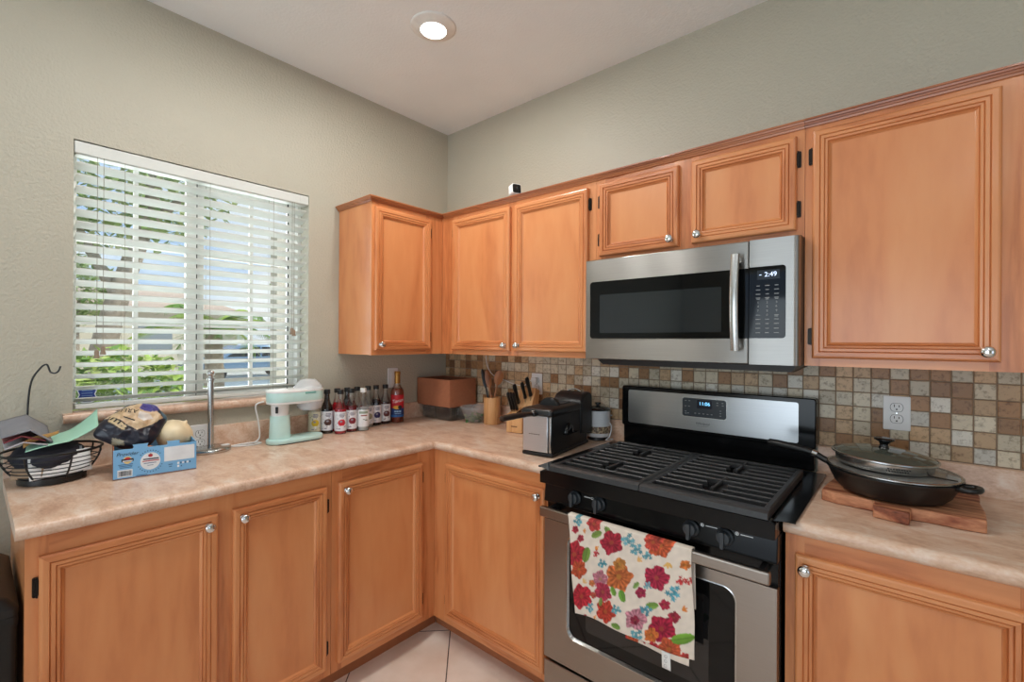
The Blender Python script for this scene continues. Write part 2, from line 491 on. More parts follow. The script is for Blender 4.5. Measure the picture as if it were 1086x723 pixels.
obj('pane', MB().box(-.112, -.108, WY0 + .018, -1.43, 1.142, 2.108), M['pane'], win, smooth=0)
obj('pane', MB().box(-.141, -.137, -1.355, WY1 - .05, 1.165, 2.085), M['pane'], win, smooth=0)
st = MB()
oc = [(-1.777, 1.155), (-1.762, 1.146), (-1.738, 1.146), (-1.723, 1.155), (-1.720, 1.163), (-1.726, 1.180), (-1.720, 1.197), (-1.728, 1.211), (-1.772, 1.211), (-1.780, 1.197), (-1.774, 1.180), (-1.780, 1.163)]
st.prism(oc, LF(-.1075), 0, .0006, 0)
cyc = (-1.75, 1.179)
st.prism([(cyc[0] + (a_ - cyc[0]) * .86, cyc[1] + (b_ - cyc[1]) * .84) for a_, b_ in oc], LF(-.1075), .0006, .0012, 1)
for k in range(4): st.box(-.1063, -.1059, -1.766, -1.734, 1.193 - .010 * k, 1.196 - .010 * k, 2)
M['blue'] = pm('shield_blue', (32, 62, 150), .5)
obj('sticker', st, [M['print_white'], M['blue'], pm('pale_blue_print', (120, 150, 200), .6)], win, label='blue shield sticker on the glass')
sl = MB()
prof = [(-.084, 1.089), (.018, 1.089), (.026, 1.093), (.031, 1.100), (.032, 1.107), (.031, 1.114), (.026, 1.121), (.018, 1.124), (-.084, 1.124)]
sl.sweep(prof, [(0, -1.83, 1, 0), (0, -.902, 1, 0)])
obj('sill', sl, M['laminate'], win, smooth=30, label='stone pattern laminate sill')

# ------------------------------------------------------------------ blind
bl = thing('window_blind', 'white horizontal slat blind hanging in the kitchen window', 'blind', (-.03, -1.366, 2.12))
obj('headrail', MB().box(-.058, -.008, WY0 + .006, WY1 - .006, 2.075, 2.118), M['blind'], bl, bevel=.002)
va = MB().box(-.007, -.0005, WY0 + .003, WY1 - .003, 2.078, 2.121)
va.box(-.0005, .0006, WY0 + .003, WY0 + .045, 2.079, 2.120).box(-.0005, .0006, WY1 - .045, WY1 - .003, 2.079, 2.120)
obj('valance', va, M['blind'], bl, bevel=.0015)
sm = MB()
ns = 21; zt, zb = 2.047, 1.176
for i in range(ns):
    z = zt + (zb - zt) * i / (ns - 1)
    tl = .0170
    y0, y1 = WY0 + .008, WY1 - .008
    pr_ = []
    for k in range(5):
        s = k / 4
        pr_.append((-.006 - .049 * s, z - tl * s + .0022 * math.sin(PI * s)))
    poly = [(x, zz + .0014) for x, zz in pr_] + [(x, zz - .0014) for x, zz in pr_[::-1]]
    v = [(x, y0, zz) for x, zz in poly] + [(x, y1, zz) for x, zz in poly]; nn = len(poly)
    sm.add(v, [list(range(nn)), [nn + q for q in range(nn)][::-1]] + [(q, nn + q, nn + (q + 1) % nn, (q + 1) % nn) for q in range(nn)])
obj('slats', sm, M['blind'], bl, smooth=50)
obj('bottom_rail', MB().box(-.052, -.006, WY0 + .008, WY1 - .008, 1.136, 1.153), M['blind'], bl, bevel=.003)
lc = MB()
for y in (-1.656, -1.366, -1.099):
    for x in (-.0035, -.058):
        lc.tube([(x, y, 2.08), (x, y, 1.145)], .0007, 5)
obj('ladder_cords', lc, M['cordm'], bl)
def tassel(y, z):
    c = MB().tube([(.004, y, 2.076), (.004, y, z + .015)], .0009, 5)
    o = obj('pull_cord', c, M['cordm'], bl)
    t_ = MB().lathe([(.002, .017), (.0055, .015), (.0075, .006), (.0065, -.002), (.0095, -.013), (.0085, -.016)], (.004, y, z), 12)
    obj('tassel', t_, M['tassel'], o)
M['tassel'] = pm('wood_tassel', (150, 130, 110), .6)
for y, z in ((-1.738, 1.338), (-1.720, 1.352), (-1.014, 1.438), (-1.004, 1.430)): tassel(y, z)

# ------------------------------------------------------------------ cabinets
DOOR = [(0, 0), (0, .013), (.003, .0175), (.007, .019), (.0185, .019), (.0205, .0145), (.0225, .018), (.0305, .0178), (.0322, .0135), (.034, .0162), (.0395, .0155), (.0412, .0105), (.043, .0125), (.0475, .0075), (.050, .0060)]
def make_knob(door, W, a, z):
    kn = MB()
    base = Vector(W(a, z, .019)); out = (Vector(W(a, z, 1)) - Vector(W(a, z, 0)))
    prof = [(.0095, 0), (.0095, .002), (.0055, .004), (.0055, .010), (.012, .014), (.0152, .019), (.0152, .023), (.011, .0275), (.004, .029)]
    if abs(out.y) > .5: kn.lathe(prof, base, 20, ax='-y')
    else: kn.lathe(prof, base, 20, ax='x')
    obj('knob', kn, M['chrome'], door, smooth=50)
def make_hinge(door, W, a, z, side):
    h = MB()
    a0, a1 = (a - .012, a - .001) if side < 0 else (a + .001, a + .012)
    h.prism(rrect(a0, a1, z - .026, z + .026, .004, 3), W, .0005, .004)
    ac = a + side * .0035
    h.prism(rrect(ac - .0032, ac + .0032, z - .021, z + .021, .0025, 3), W, .004, .010)
    h.prism(rrect(ac - .002, ac + .002, z - .027, z + .027, .0018, 3), W, .004, .008)
    obj('hinge', h, M['bronze'], door)
def make_door(cab, W, a0, a1, z0, z1, knob, hinges, hside):
    d = MB(); n_ = len(DOOR); v = []; f = []; mm = []
    for s, h in DOOR:
        v += [W(a0 + s, z0 + s, h), W(a1 - s, z0 + s, h), W(a1 - s, z1 - s, h), W(a0 + s, z1 - s, h)]
    for i in range(n_ - 1):
        for k in range(4):
            k2 = (k + 1) % 4
            f.append((i * 4 + k, i * 4 + k2, (i + 1) * 4 + k2, (i + 1) * 4 + k)); mm.append(1 if k % 2 == 0 else 0)
    f.append([(n_ - 1) * 4 + k for k in range(4)]); mm.append(2)
    f.append([3, 2, 1, 0]); mm.append(0)
    d.add(v, f, mm)
    o = obj('door', d, [M['maple_v'], M['maple_h'], M['panel']], cab, smooth=0)
    make_knob(o, W, *knob)
    for hz in hinges: make_hinge(o, W, a0 if hside < 0 else a1, hz, hside)
    return o
def face_frame(cab, W, stiles, rails):
    ff = MB()
    for a0, a1, z0, z1 in stiles: ff.prism([(a0, z0), (a1, z0), (a1, z1), (a0, z1)], W, -.019, 0, 0)
    for a0, a1, z0, z1 in rails: ff.prism([(a0, z0), (a1, z0), (a1, z1), (a0, z1)], W, -.019, -.0003, 1)
    return obj('face_frame', ff, [M['maple_v'], M['maple_h']], cab, smooth=0)
CRP = [(0, 2.080), (.006, 2.080), (.008, 2.086), (.012, 2.0865), (.013, 2.092), (.017, 2.0925), (.0185, 2.098), (.022, 2.0985), (.022, 2.104), (0, 2.104)]
def crown(cab, stations):
    obj('crown_molding', MB().sweep(CRP, stations), M['crown'], cab, smooth=0)
ZB, ZT = 1.322, 2.090
DU = .31

# upper, left wall
c = thing('wall_cabinet', 'single-door maple wall cabinet on the window wall, its pale side facing the window', 'cabinet', (.15, -.54, ZB))
W = LF(DU)
cb_ = MB().box(.002, DU - .0195, -.765, -.3125, ZB + .001, ZT)
obj('carcass', cb_, M['panel'], c, smooth=0)
face_frame(c, W, [(-.765, -.722, ZB, ZT), (-.425, -.3115, ZB, ZT)], [(-.722, -.425, ZB, ZB + .04), (-.722, -.425, ZT - .05, ZT)])
make_door(c, W, -.752, -.404, 1.346, 2.055, (-.724, 1.375), (1.985, 1.415), 1)
crown(c, [(.002, -.765, 0, -1), (DU, -.765, 1, -1), (DU, -.3115, 1, 0)])
# upper, back wall, two doors
c = thing('wall_cabinet', 'two-door maple wall cabinet in the room corner beside the microwave', 'cabinet', (.8, -.15, ZB))
W = BK(DU)
obj('carcass', MB().box(.002, 1.3025, -DU + .0195, -.0095, ZB + .001, ZT), M['panel'], c, smooth=0)
face_frame(c, W, [(DU + .0005, .43, ZB, ZT), (.806, .876, ZB, ZT), (1.25, 1.3025, ZB, ZT)],
           [(.43, .806, ZB, ZB + .04), (.876, 1.25, ZB, ZB + .04), (.43, .806, ZT - .05, ZT), (.876, 1.25, ZT - .05, ZT)])
make_door(c, W, .409, .826, 1.346, 2.055, (.800, 1.375), (1.985, 1.415), -1)
make_door(c, W, .857, 1.268, 1.346, 2.055, (.884, 1.375), (1.985, 1.415), 1)
crown(c, [(DU + .0225, -DU, 0, -1), (1.3025, -DU, 0, -1)])
# above the microwave
c = thing('wall_cabinet', 'short two-door maple wall cabinet above the microwave', 'cabinet', (1.68, -.15, 1.735))
obj('carcass', MB().box(1.3035, 2.0635, -DU + .0195, -.002, 1.7345, ZT), M['panel'], c, smooth=0)
face_frame(c, W, [(1.3035, 1.345, 1.7345, ZT), (1.64, 1.73, 1.7345, ZT), (2.02, 2.0635, 1.7345, ZT)],
           [(1.345, 1.64, 1.7345, 1.775), (1.73, 2.02, 1.7345, 1.775), (1.345, 1.64, ZT - .05, ZT), (1.73, 2.02, ZT - .05, ZT)])
make_door(c, W, 1.324, 1.661, 1.754, 2.057, (1.633, 1.783), (1.985, 1.825), -1)
make_door(c, W, 1.708, 2.042, 1.757, 2.059, (1.735, 1.785), (1.985, 1.825), 1)
crown(c, [(1.3035, -DU, 0, -1), (2.0635, -DU, 0, -1)])
# right
c = thing('wall_cabinet', 'tall single-door maple wall cabinet right of the microwave, over the skillet', 'cabinet', (2.3, -.15, ZB))
obj('carcass', MB().box(2.0645, 2.62, -DU + .0195, -.0095, ZB + .001, ZT), M['panel'], c, smooth=0)
face_frame(c, W, [(2.0645, 2.107, ZB, ZT), (2.48, 2.62, ZB, ZT)], [(2.107, 2.48, ZB, ZB + .045), (2.107, 2.48, ZT - .05, ZT)])
make_door(c, W, 2.086, 2.500, 1.347, 2.061, (2.474, 1.374), (1.985, 1.415), -1)
crown(c, [(2.0645, -DU, 0, -1), (2.62, -DU, 0, -1)])

# base cabinets
ZC = .8855; ZK = .094
def base_body(cab, x0, x1, y0, y1, toe):
    obj('carcass', MB().box(x0, x1, y0, y1, ZK + .001, ZC), M['panel'], cab, smooth=0)
    obj('toe_kick', MB().box(*toe, 0, ZK), M['toe'], cab, smooth=0)
DB = .612
W = LF(DB)
c = thing('base_cabinet', 'two-door maple base cabinet under the window', 'cabinet', (.3, -1.54, 0))
base_body(c, .002, DB - .0195, -1.955, -1.131, (.002, .538, -1.95, -1.131))
face_frame(c, W, [(-1.956, -1.912, ZK, ZC), (-1.545, -1.46, ZK, ZC), (-1.175, -1.131, ZK, ZC)],
           [(-1.912, -1.545, ZK, ZK + .05), (-1.46, -1.175, ZK, ZK + .05), (-1.912, -1.545, .815, ZC), (-1.46, -1.175, .815, ZC)])
make_door(c, W, -1.931, -1.524, .128, .834, (-1.553, .802), (.755, .205), -1)
make_door(c, W, -1.480, -1.153, .128, .833, (-1.452, .802), (.755, .205), 1)
c = thing('base_cabinet', 'single-door maple base cabinet left of the inside corner', 'cabinet', (.3, -.87, 0))
base_body(c, .002, DB - .0195, -1.1295, -.6135, (.002, .538, -1.1295, -.54))
face_frame(c, W, [(-1.1295, -1.085, ZK, ZC), (-.715, -.6125, ZK, ZC)], [(-1.085, -.715, ZK, ZK + .05), (-1.085, -.715, .815, ZC)])
make_door(c, W, -1.105, -.693, .128, .836, (-1.077, .804), (.765, .205), 1)
W = BK(DB)
c = thing('base_cabinet', 'single-door maple base cabinet between the inside corner and the range', 'cabinet', (.95, -.3, 0))
base_body(c, .004, 1.2975, -DB + .0195, -.002, (.54, 1.2975, -.538, -.002))
face_frame(c, W, [(DB + .0005, .725, ZK, ZC), (1.248, 1.2975, ZK, ZC)], [(.725, 1.248, ZK, ZK + .05), (.725, 1.248, .815, ZC)])
make_door(c, W, .704, 1.269, .130, .832, (1.241, .802), (.765, .205), -1)
c = thing('base_cabinet', 'single-door maple base cabinet right of the range, under the skillet', 'cabinet', (2.35, -.3, 0))
base_body(c, 2.068, 2.62, -DB + .0195, -.002, (2.068, 2.62, -.538, -.002))
face_frame(c, W, [(2.068, 2.112, ZK, ZC), (2.50, 2.62, ZK, ZC)], [(2.112, 2.50, ZK, ZK + .05), (2.112, 2.50, .815, ZC)])
make_door(c, W, 2.092, 2.522, .130, .837, (2.117, .806), (.765, .205), 1)

# ------------------------------------------------------------------ countertops
CT = .925
NP = [(.0205, .8865), (.600, .8865), (.618, .8865), (.6285, .8885), (.635, .894), (.638, .902), (.638, .909), (.635, .917), (.6285, .9225), (.618, .9248), (.600, CT), (.0205, CT)]
BP = [(.0006, .8865), (.020, .8865), (.020, 1.010), (.018, 1.0155), (.014, 1.018), (.0006, 1.018)]
c = thing('countertop', 'L-shaped stone pattern laminate countertop running under the window to the range', 'countertop', (.3, -.9, .8865))
g = .0004
obj('slab', MB().sweep(NP, [(0, -1.974, 1, 0), (0, -g, 1, -1)]), M['laminate'], c, smooth=30)
obj('slab', MB().sweep(NP, [(g, 0, 1, -1), (1.2985, 0, 0, -1)]), M['laminate'], c, smooth=30)
obj('backsplash', MB().sweep(BP, [(0, -1.974, 1, 0), (0, -g, 1, -1)]), M['laminate'], c, smooth=30)
obj('backsplash', MB().sweep(BP, [(g, 0, 1, -1), (1.2985, 0, 0, -1)]), M['laminate'], c, smooth=30)
c = thing('countertop', 'short laminate countertop right of the range under the cutting board', 'countertop', (2.35, -.3, .8865))
obj('slab', MB().sweep(NP, [(2.066, 0, 0, -1), (2.62, 0, 0, -1)]), M['laminate'], c, smooth=30)
obj('backsplash', MB().sweep(BP, [(2.066, 0, 0, -1), (2.62, 0, 0, -1)]), M['laminate'], c, smooth=30)

# ------------------------------------------------------------------ wall tile
TC = {'W': (222, 216, 202), 'L': (212, 200, 176), 'G': (206, 192, 166), 'T': (204, 170, 130), 'B': (162, 120, 80), 'D': (128, 88, 58)}
rows = {}
right = ['BTTBLBBLTGG', 'LTLLBLBBGTT', 'GLLWTBWBTBL', 'LTGBTWBGLBB', 'BTGBLTTWTGG', 'TBTTBWGTWGB']
for j, s in enumerate(right):
    for k, ch in enumerate(s): rows[(k, j)] = ch
midr = {0: 'LBGLGLLGLTG', 1: 'TWBGTTBGGBWTGBGBWL', 2: 'WGWWGWGWLLWGGLLLBB', 3: '', 4: ''}
for j, s in midr.items():
    for k, ch in enumerate(s): rows[(-1 - k, j)] = ch
lefts = ['BTGGLGLGLLGT', 'GGTGLGLLTGWLW', 'TTTTLBGTGWLBB', 'TBTTTGGLBBLGL', 'TTTBBTTBTWLLW', 'TTTDBTTTTTTBT']
for j, s in enumerate(lefts):
    for k, ch in enumerate(s): rows[(-29 + k, j)] = ch
rows[(-30, 1)] = 'L'; rows[(-31, 1)] = 'L'
rng = random.Random(3)
PT = .0508; X0 = 2.067; Z0 = 1.0195; PZ = .0505
tl = MB(); tcol = []
gp = .0017
for k in range(-41, 11):
    for j in range(6):
        ch = rows.get((k, j)) or rng.choice('TTBBGGBTD')
        x0, x1 = max(X0 + k * PT + gp, .001), X0 + (k + 1) * PT - gp
        z1, z0 = min(Z0 + (6 - j) * PZ, 1.3215) - gp, Z0 + (5 - j) * PZ + gp
        if x1 < .02: continue
        q = rng.uniform(.92, 1.07); cc = srgb(*[min(255, v * q) for v in TC[ch]])
        e_ = .0012
        v = [(x0, -.004, z0), (x1, -.004, z0), (x1, -.004, z1), (x0, -.004, z1), (x0, -.0072, z0), (x1, -.0072, z0), (x1, -.0072, z1), (x0, -.0072, z1),
             (x0 + e_, -.0085, z0 + e_), (x1 - e_, -.0085, z0 + e_), (x1 - e_, -.0085, z1 - e_), (x0 + e_, -.0085, z1 - e_)]
        f = [(0, 1, 5, 4), (1, 2, 6, 5), (2, 3, 7, 6), (3, 0, 4, 7), (4, 5, 9, 8), (5, 6, 10, 9), (6, 7, 11, 10), (7, 4, 8, 11), (8, 9, 10, 11)]
        tl.add(v, f); tcol += [cc] * 12
gt = MB().box(.0008, 2.62, -.006, -.0003, 1.018, 1.3215)
o = struct('wall_back_tile', gt, M['grout'], smooth=0)
o = obj('tiles', tl, M['tile'], o, smooth=0, cols=tcol)

M['knob'] = pm('knob_grey', (50, 54, 58), .4)
M['steel_door'] = pm('door_steel', (156, 147, 139), .3, 1., var=.04, nscale=6, stretch=(1, 1, 90), aniso=.6)
M['steel_bg'] = pm('backguard_steel', (188, 190, 192), .3, 1., var=.04, nscale=6, stretch=(1, 1, 90), aniso=.6)
M['oven_glass'] = pm('oven_inner_glass', (24, 24, 25), .05, spec=.6)
M['burner'] = pm('burner_aluminium', (120, 118, 114), .4, .8)
# ------------------------------------------------------------------ microwave
mw = thing('microwave', 'stainless over-the-range microwave with a dark window and curved handle', 'microwave', (1.68, -.2, 1.322))
FY = .387
W0 = BK(0)
obj('body', MB().box(1.3042, 2.0628, -.355, -.0095, 1.3225, 1.7335), M['black_plastic'], mw, bevel=.003)
dn = MB()
dn.prism([(1.298, 1.3235), (1.9183, 1.3235), (1.9183, 1.7285), (1.298, 1.7285)], W0, .357, FY, 0)
door = obj('door', dn, M['steel'], mw, bevel=.004)
wg = MB(); p = [(1.9182, 1.408), (1.9182, 1.638)] + rrect(1.321, 1.9182, 1.408, 1.638, .012)[14:]
wg.prism(p, W0, FY + .0002, FY + .0018)
obj('window', wg, M['black_glass'], door, smooth=0, label='black glass window')
obj('window_mesh', MB().prism(rrect(1.366, 1.834, 1.430, 1.584, .004, 3), W0, FY + .0018, FY + .0024), M['dark_glass'], door, smooth=0)
hp = MB(); N_ = 14; v = []; nk = 12
for i in range(N_ + 1):
    tt = i / N_; z = 1.367 + (1.685 - 1.367) * tt
    bow = .030 + .016 * math.sin(PI * tt)
    for k in range(nk):
        a = 2 * PI * k / nk
        v.append((1.8848 + .0138 * math.copysign(abs(math.cos(a)) ** .7, math.cos(a)), -(FY + bow) - .0075 * math.sin(a), z))
f = [(i * nk + k, i * nk + (k + 1) % nk, (i + 1) * nk + (k + 1) % nk, (i + 1) * nk + k) for i in range(N_) for k in range(nk)]
f += [list(range(nk))[::-1], [N_ * nk + k for k in range(nk)]]
hp.add(v, [q[::-1] for q in f])
hp.box(1.875, 1.894, -(FY + .027), -FY, 1.376, 1.394).box(1.875, 1.894, -(FY + .027), -FY, 1.658, 1.676)
obj('handle', hp, M['steel_plain'], door, label='curved stainless handle')
pn = MB(); p2 = [(1.9203, 1.3235), (2.047, 1.3235), (2.056, 1.326), (2.0612, 1.334), (2.0612, 1.718), (2.056, 1.726), (2.047, 1.7285), (1.9203, 1.7285)]
sec = [(1.9203, FY), (2.046, FY), (2.054, FY - .002), (2.060, FY - .007), (2.0625, FY - .014), (2.0625, .357), (1.9203, .357)]
nn = len(sec); v = [(a, -h, 1.3235) for a, h in sec] + [(a, -h, 1.7285) for a, h in sec]
pn.add(v, [list(range(nn)), [nn + q for q in range(nn)][::-1]] + [(q, nn + q, nn + (q + 1) % nn, (q + 1) % nn)[::-1] for q in range(nn)])
panel = obj('control_panel', pn, M['steel'], mw, smooth=50)
kp = MB(); p = rrect(1.9203, 2.0255, 1.409, 1.640, .010)[:14] + [(1.9204, 1.640), (1.9204, 1.409)]
kp.prism(p, W0, FY + .0002, FY + .0018); keypad = obj('keypad', kp, M['black_glass'], panel, smooth=0)
M['lcd'] = pm('lcd_screen', (34, 40, 46), .15)
M['led'] = pm('led_digits', (225, 235, 255), .5, emit=(200, 220, 255), estr=1.1)
M['key'] = pm('key_print', (150, 152, 152), .6)
obj('display', MB().prism([(1.944, 1.598), (2.009, 1.598), (2.009, 1.628), (1.944, 1.628)], W0, FY + .0018, FY + .0022), M['lcd'], panel, smooth=0)
dg = MB(); yv = -(FY + .0026)
dg.text('2:49', .021, (1.983, yv, 1.613), (1, 0, 0), (0, 0, 1)); dg.box(1.950, 1.957, yv - .0002, yv, 1.612, 1.614)
obj('clock_digits', dg, M['led'], panel, smooth=0)
kt = MB(); yv = -(FY + .0022)
xs = (1.947, 1.9735, 2.000)
def dash(x, z, w_): kt.box(x - w_ / 2, x + w_ / 2, yv - .0002, yv, z - .0012, z + .0012)
for z in (1.578, 1.565, 1.551):
    for i, x in enumerate(xs): dash(x, z, .013 if (i + int(z * 1000)) % 2 else .010)
for i, x in enumerate(xs): dash(x, 1.539, .013); dash(x, 1.535, .009)
for j, rowt in enumerate(('123', '456', '789')):
    for i, ch in enumerate(rowt): kt.text(ch, .0105, (xs[i], yv, 1.524 - .0135 * j), (1, 0, 0), (0, 0, 1))
kt.text('0', .0105, (xs[1], yv, 1.4835), (1, 0, 0), (0, 0, 1)); dash(xs[0], 1.4835, .012); dash(xs[2], 1.4835, .013); dash(xs[2], 1.4795, .010)
for z in (1.470, 1.456, 1.441, 1.427):
    for i, x in enumerate(xs): dash(x, z, .014 if i != 1 else .011)
obj('key_legends', kt, M['key'], panel, smooth=0)
vt = MB()
sec = [(.375, 1.3222), (.372, 1.303), (.33, 1.300), (.02, 1.312), (.02, 1.3222)]
v = [(1.372, -h, z) for h, z in sec] + [(2.040, -h, z) for h, z in sec]; nn = 5
v[0] = (1.350, -.375, 1.3222); v[5] = (2.052, -.375, 1.3222)
vt.add(v, [list(range(nn))[::-1], [nn + q for q in range(nn)]] + [(q, (q + 1) % nn, nn + (q + 1) % nn, nn + q) for q in range(nn)])
obj('vent_underside', vt, M['black_plastic'], mw, smooth=0)

# ------------------------------------------------------------------ range
XL, XRR = 1.3015, 2.0625; XC = 1.682
rg = thing('gas_range', 'black and stainless gas range with a steel backguard clock', 'stove', (XC, -.33, 0))
obj('body', MB().box(XL + .001, XRR - .001, -.635, -.035, .03, .884), M['black_enamel'], rg, bevel=.002)
for x in (XL + .04, XRR - .04):
    for y in (-.60, -.08):
        obj('levelling_foot', MB().lathe([(.016, 0), (.018, .006), (.012, .010), (.012, .031)], (x, y, 0), 14), M['black_plastic'], rg)
ck = MB()
# pressed cooktop: rim flanges over the counters, sunken well
def ring(mb, ra, rb, za, zb, m=0):
    (a0, a1, b0, b1), (c0, c1, d0, d1) = ra, rb
    v = [(a0, b0, za), (a1, b0, za), (a1, b1, za), (a0, b1, za), (c0, d0, zb), (c1, d0, zb), (c1, d1, zb), (c0, d1, zb)]
    mb.add(v, [(k, (k + 1) % 4, 4 + (k + 1) % 4, 4 + k) for k in range(4)], m)
wing = .0365
ring(ck, (XL - wing, XRR + wing, -.662, -.075), (XL - wing, XRR + wing, -.662, -.075), .9262, .9305)
ring(ck, (XL - wing, XRR + wing, -.662, -.075), (XL + .034, XRR - .012, -.700, -.10), .9305, .934)
ring(ck, (XL + .034, XRR - .012, -.700, -.10), (XL + .050, XRR - .028, -.680, -.125), .934, .918)
ck.add([(XL + .050, -.680, .918), (XRR - .028, -.680, .918), (XRR - .028, -.125, .918), (XL + .050, -.125, .918)], [(0, 1, 2, 3)])
ck.add([(XL - wing, -.662, .9262), (XRR + wing, -.662, .9262), (XRR + wing, -.075, .9262), (XL - wing, -.075, .9262)], [(3, 2, 1, 0)])
ck.box(XL + .002, XRR - .002, -.6775, -.60, .8855, .9262)
ck.prism([(XL + .002, .9262), (XL + .002, .885), (XRR - .002, .885), (XRR - .002, .9262), (XRR - .012, .9342), (XL + .034, .9342)], W0, .676, .703)
obj('cooktop', ck, M['black_enamel'], rg, bevel=.0025)
cp = MB()
cp.add([(XL + .002, -.668, .884), (XRR - .002, -.668, .884), (XRR - .002, -.676, .812), (XL + .002, -.676, .812), (XL + .002, -.60, .884), (XRR - .002, -.60, .884), (XRR - .002, -.60, .812), (XL + .002, -.60, .812)],
       [(0, 3, 2, 1), (4, 5, 6, 7), (0, 1, 5, 4), (1, 2, 6, 5), (2, 3, 7, 6), (3, 0, 4, 7)])
cpo = obj('control_panel', cp, M['black_enamel'], rg, bevel=.003)
for xk in (1.437, 1.532, 1.837, 1.930):
    kb = MB()
    kb.lathe([(.0235, 0), (.0235, .006), (.019, .010), (.018, .020), (.0165, .023), (.006, .0235)], (xk, -.6722, .852), 24, ax='-y')
    kb.prism(rrect(xk - .0052, xk + .0052, .852 - .0265, .852 + .019, .004, 3), W0, .690, .7045)
    ko = obj('knob', kb, M['knob'], rg, bevel=.0008, label='dark grey burner knob')
    mk = MB()
    sgn = 1 if xk > 1.6 else (-1 if xk > 1.5 else 1)
    xm = xk + .034 if xk > 1.6 else (xk + .036 if xk < 1.5 else xk - .028)
    ym = -.6712
    if xk < 1.5:
        mk.box(xk - .024, xk - .019, ym - .0002, ym, .879, .883)
    if abs(xk - 1.532) < .01:
        mk.lathe([(.0032, 0), (.0046, .0003)], (xk - .029, ym, .862), 12, ax='-y', cap0=False, cap1=False); mk.box(xk - .060, xk - .036, ym - .0003, ym, .8605, .8632)
    if xk > 1.6:
        mk.lathe([(.0032, 0), (.0052, .0003)], (xk + .031, ym, .868), 12, ax='-y', cap0=False, cap1=False)
        mk.lathe([(.0002, .0), (.0022, .0003)], (xk + .031, ym, .868), 8, ax='-y')
        mk.box(xk + .040, xk + .072, ym - .0003, ym, .8668, .8692)
    obj('burner_mark', mk, M['print_white'], cpo, smooth=0)

obj('vent_strip', MB().box(XL + .003, XRR - .003, -.655, -.60, .742, .811), M['black_enamel'], rg, bevel=.002)
# oven door
dz0, dz1 = .245, .748
dm = MB()
outer = [(XL + .003, dz0), (XRR - .003, dz0), (XRR - .003, dz1), (XL + .003, dz1)]
inner = rrect(1.403, 1.958, .349, .711, .036, 8)
def plate_with_hole(mb, o4, inn, fn, h0, h1, m=0):
    # inn runs: corner br, tr, tl, bl ; o4: bl, br, tr, tl
    n_ = len(inn); q = n_ // 4
    oc_ = [o4[1], o4[2], o4[3], o4[0]]
    for h, fl_ in ((h1, False), (h0, True)):
        v = [fn(a, b, h) for a, b in inn] + [fn(a, b, h) for a, b in oc_]
        fs = []
        for k in range(4):
            for i in range(q - 1): fs.append((n_ + k, k * q + i + 1, k * q + i))
            fs.append((n_ + k, n_ + (k + 1) % 4, ((k + 1) % 4) * q, k * q + q - 1))
        mb.add(v, [f[::-1] for f in fs] if fl_ else fs, m)
    v = [fn(a, b, h0) for a, b in inn] + [fn(a, b, h1) for a, b in inn]
    mb.add(v, [(n_ + i, n_ + (i + 1) % n_, (i + 1) % n_, i) for i in range(n_)], m)
    v = [fn(a, b, h0) for a, b in o4] + [fn(a, b, h1) for a, b in o4]
    mb.add(v, [(i, (i + 1) % 4, 4 + (i + 1) % 4, 4 + i) for i in range(4)], m)
plate_with_hole(dm, outer, inner, W0, .640, .672)
od = obj('oven_door', dm, M['steel_door'], rg, smooth=30)
tr_ = MB()
inn2 = rrect(1.408, 1.953, .354, .706, .033, 8); n_ = len(inner)
v = [W0(a, b, .6722) for a, b in rrect(1.400, 1.961, .346, .714, .038, 8)] + [W0(a, b, .6735) for a, b in inner] + [W0(a, b, .664) for a, b in inn2]
tr_.add(v, [(i, (i + 1) % n_, n_ + (i + 1) % n_, n_ + i) for i in range(n_)] + [(n_ + i, n_ + (i + 1) % n_, 2 * n_ + (i + 1) % n_, 2 * n_ + i) for i in range(n_)])
obj('window_trim', tr_, M['steel_plain'], od)
obj('window', MB().prism(rrect(1.4035, 1.9575, .3495, .7105, .035, 8), W0, .655, .663), M['black_glass'], od, smooth=0, label='black glass oven window')
obj('window_inner_pane', MB().prism(rrect(1.475, 1.885, .395, .665, .012, 4), W0, .663, .6634), M['oven_glass'], od, smooth=0)
hb = MB()
hb.prism([(1.326, .778), (2.055, .778), (2.055, .812), (1.326, .812)], W0, .716, .735)
hd = obj('handle', hb, M['steel_door'], od, bevel=.005, seg=3, label='flat stainless oven handle')
for x in (1.345, 2.022):
    hk = MB(); hk.prism([(x, .783), (x + .016, .783), (x + .016, .807), (x, .807)], W0, .655, .717)
    obj('handle_bracket', hk, M['black_plastic'], hd, bevel=.002)
dr = MB(); dr.prism([(XL + .003, .062), (XRR - .003, .062), (XRR - .003, .234), (XL + .003, .234)], W0, .630, .672)
obj('drawer', dr, M['steel_door'], rg, bevel=.003)
obj('kick_panel', MB().box(XL + .01, XRR - .01, -.60, -.55, .012, .055), M['black_plastic'], rg)
# backguard
bgm = MB()
bgm.prism(rrect(XL + .001, XRR + .004, 1.010, 1.193, .010, 4), W0, .012, .069)
bgo = obj('backguard', bgm, M['black_enamel'], rg, bevel=.004)
obj('backguard_riser', MB().box(XL + .006, XRR - .003, -.058, -.012, .9305, 1.010), M['black_enamel'], rg, bevel=.002)
obj('steel_panel', MB().prism(rrect(1.336, 2.012, 1.026, 1.175, .008, 4), W0, .069, .0705), M['steel_bg'], bgo, smooth=0)
M['ctl'] = pm('control_grey', (52, 58, 64), .25)
ct = obj('control_display', MB().prism(rrect(1.586, 1.762, 1.083, 1.160, .010, 4), W0, .0705, .0722), M['ctl'], bgo, smooth=0)
sc2 = MB(); sc2.prism([(1.647, 1.120), (1.707, 1.120), (1.707, 1.154), (1.647, 1.154)], W0, .0722, .0726, 0)
sc2.text('11:06', .0205, (1.677, -.0729, 1.139), (1, 0, 0), (0, 0, 1), m=1)
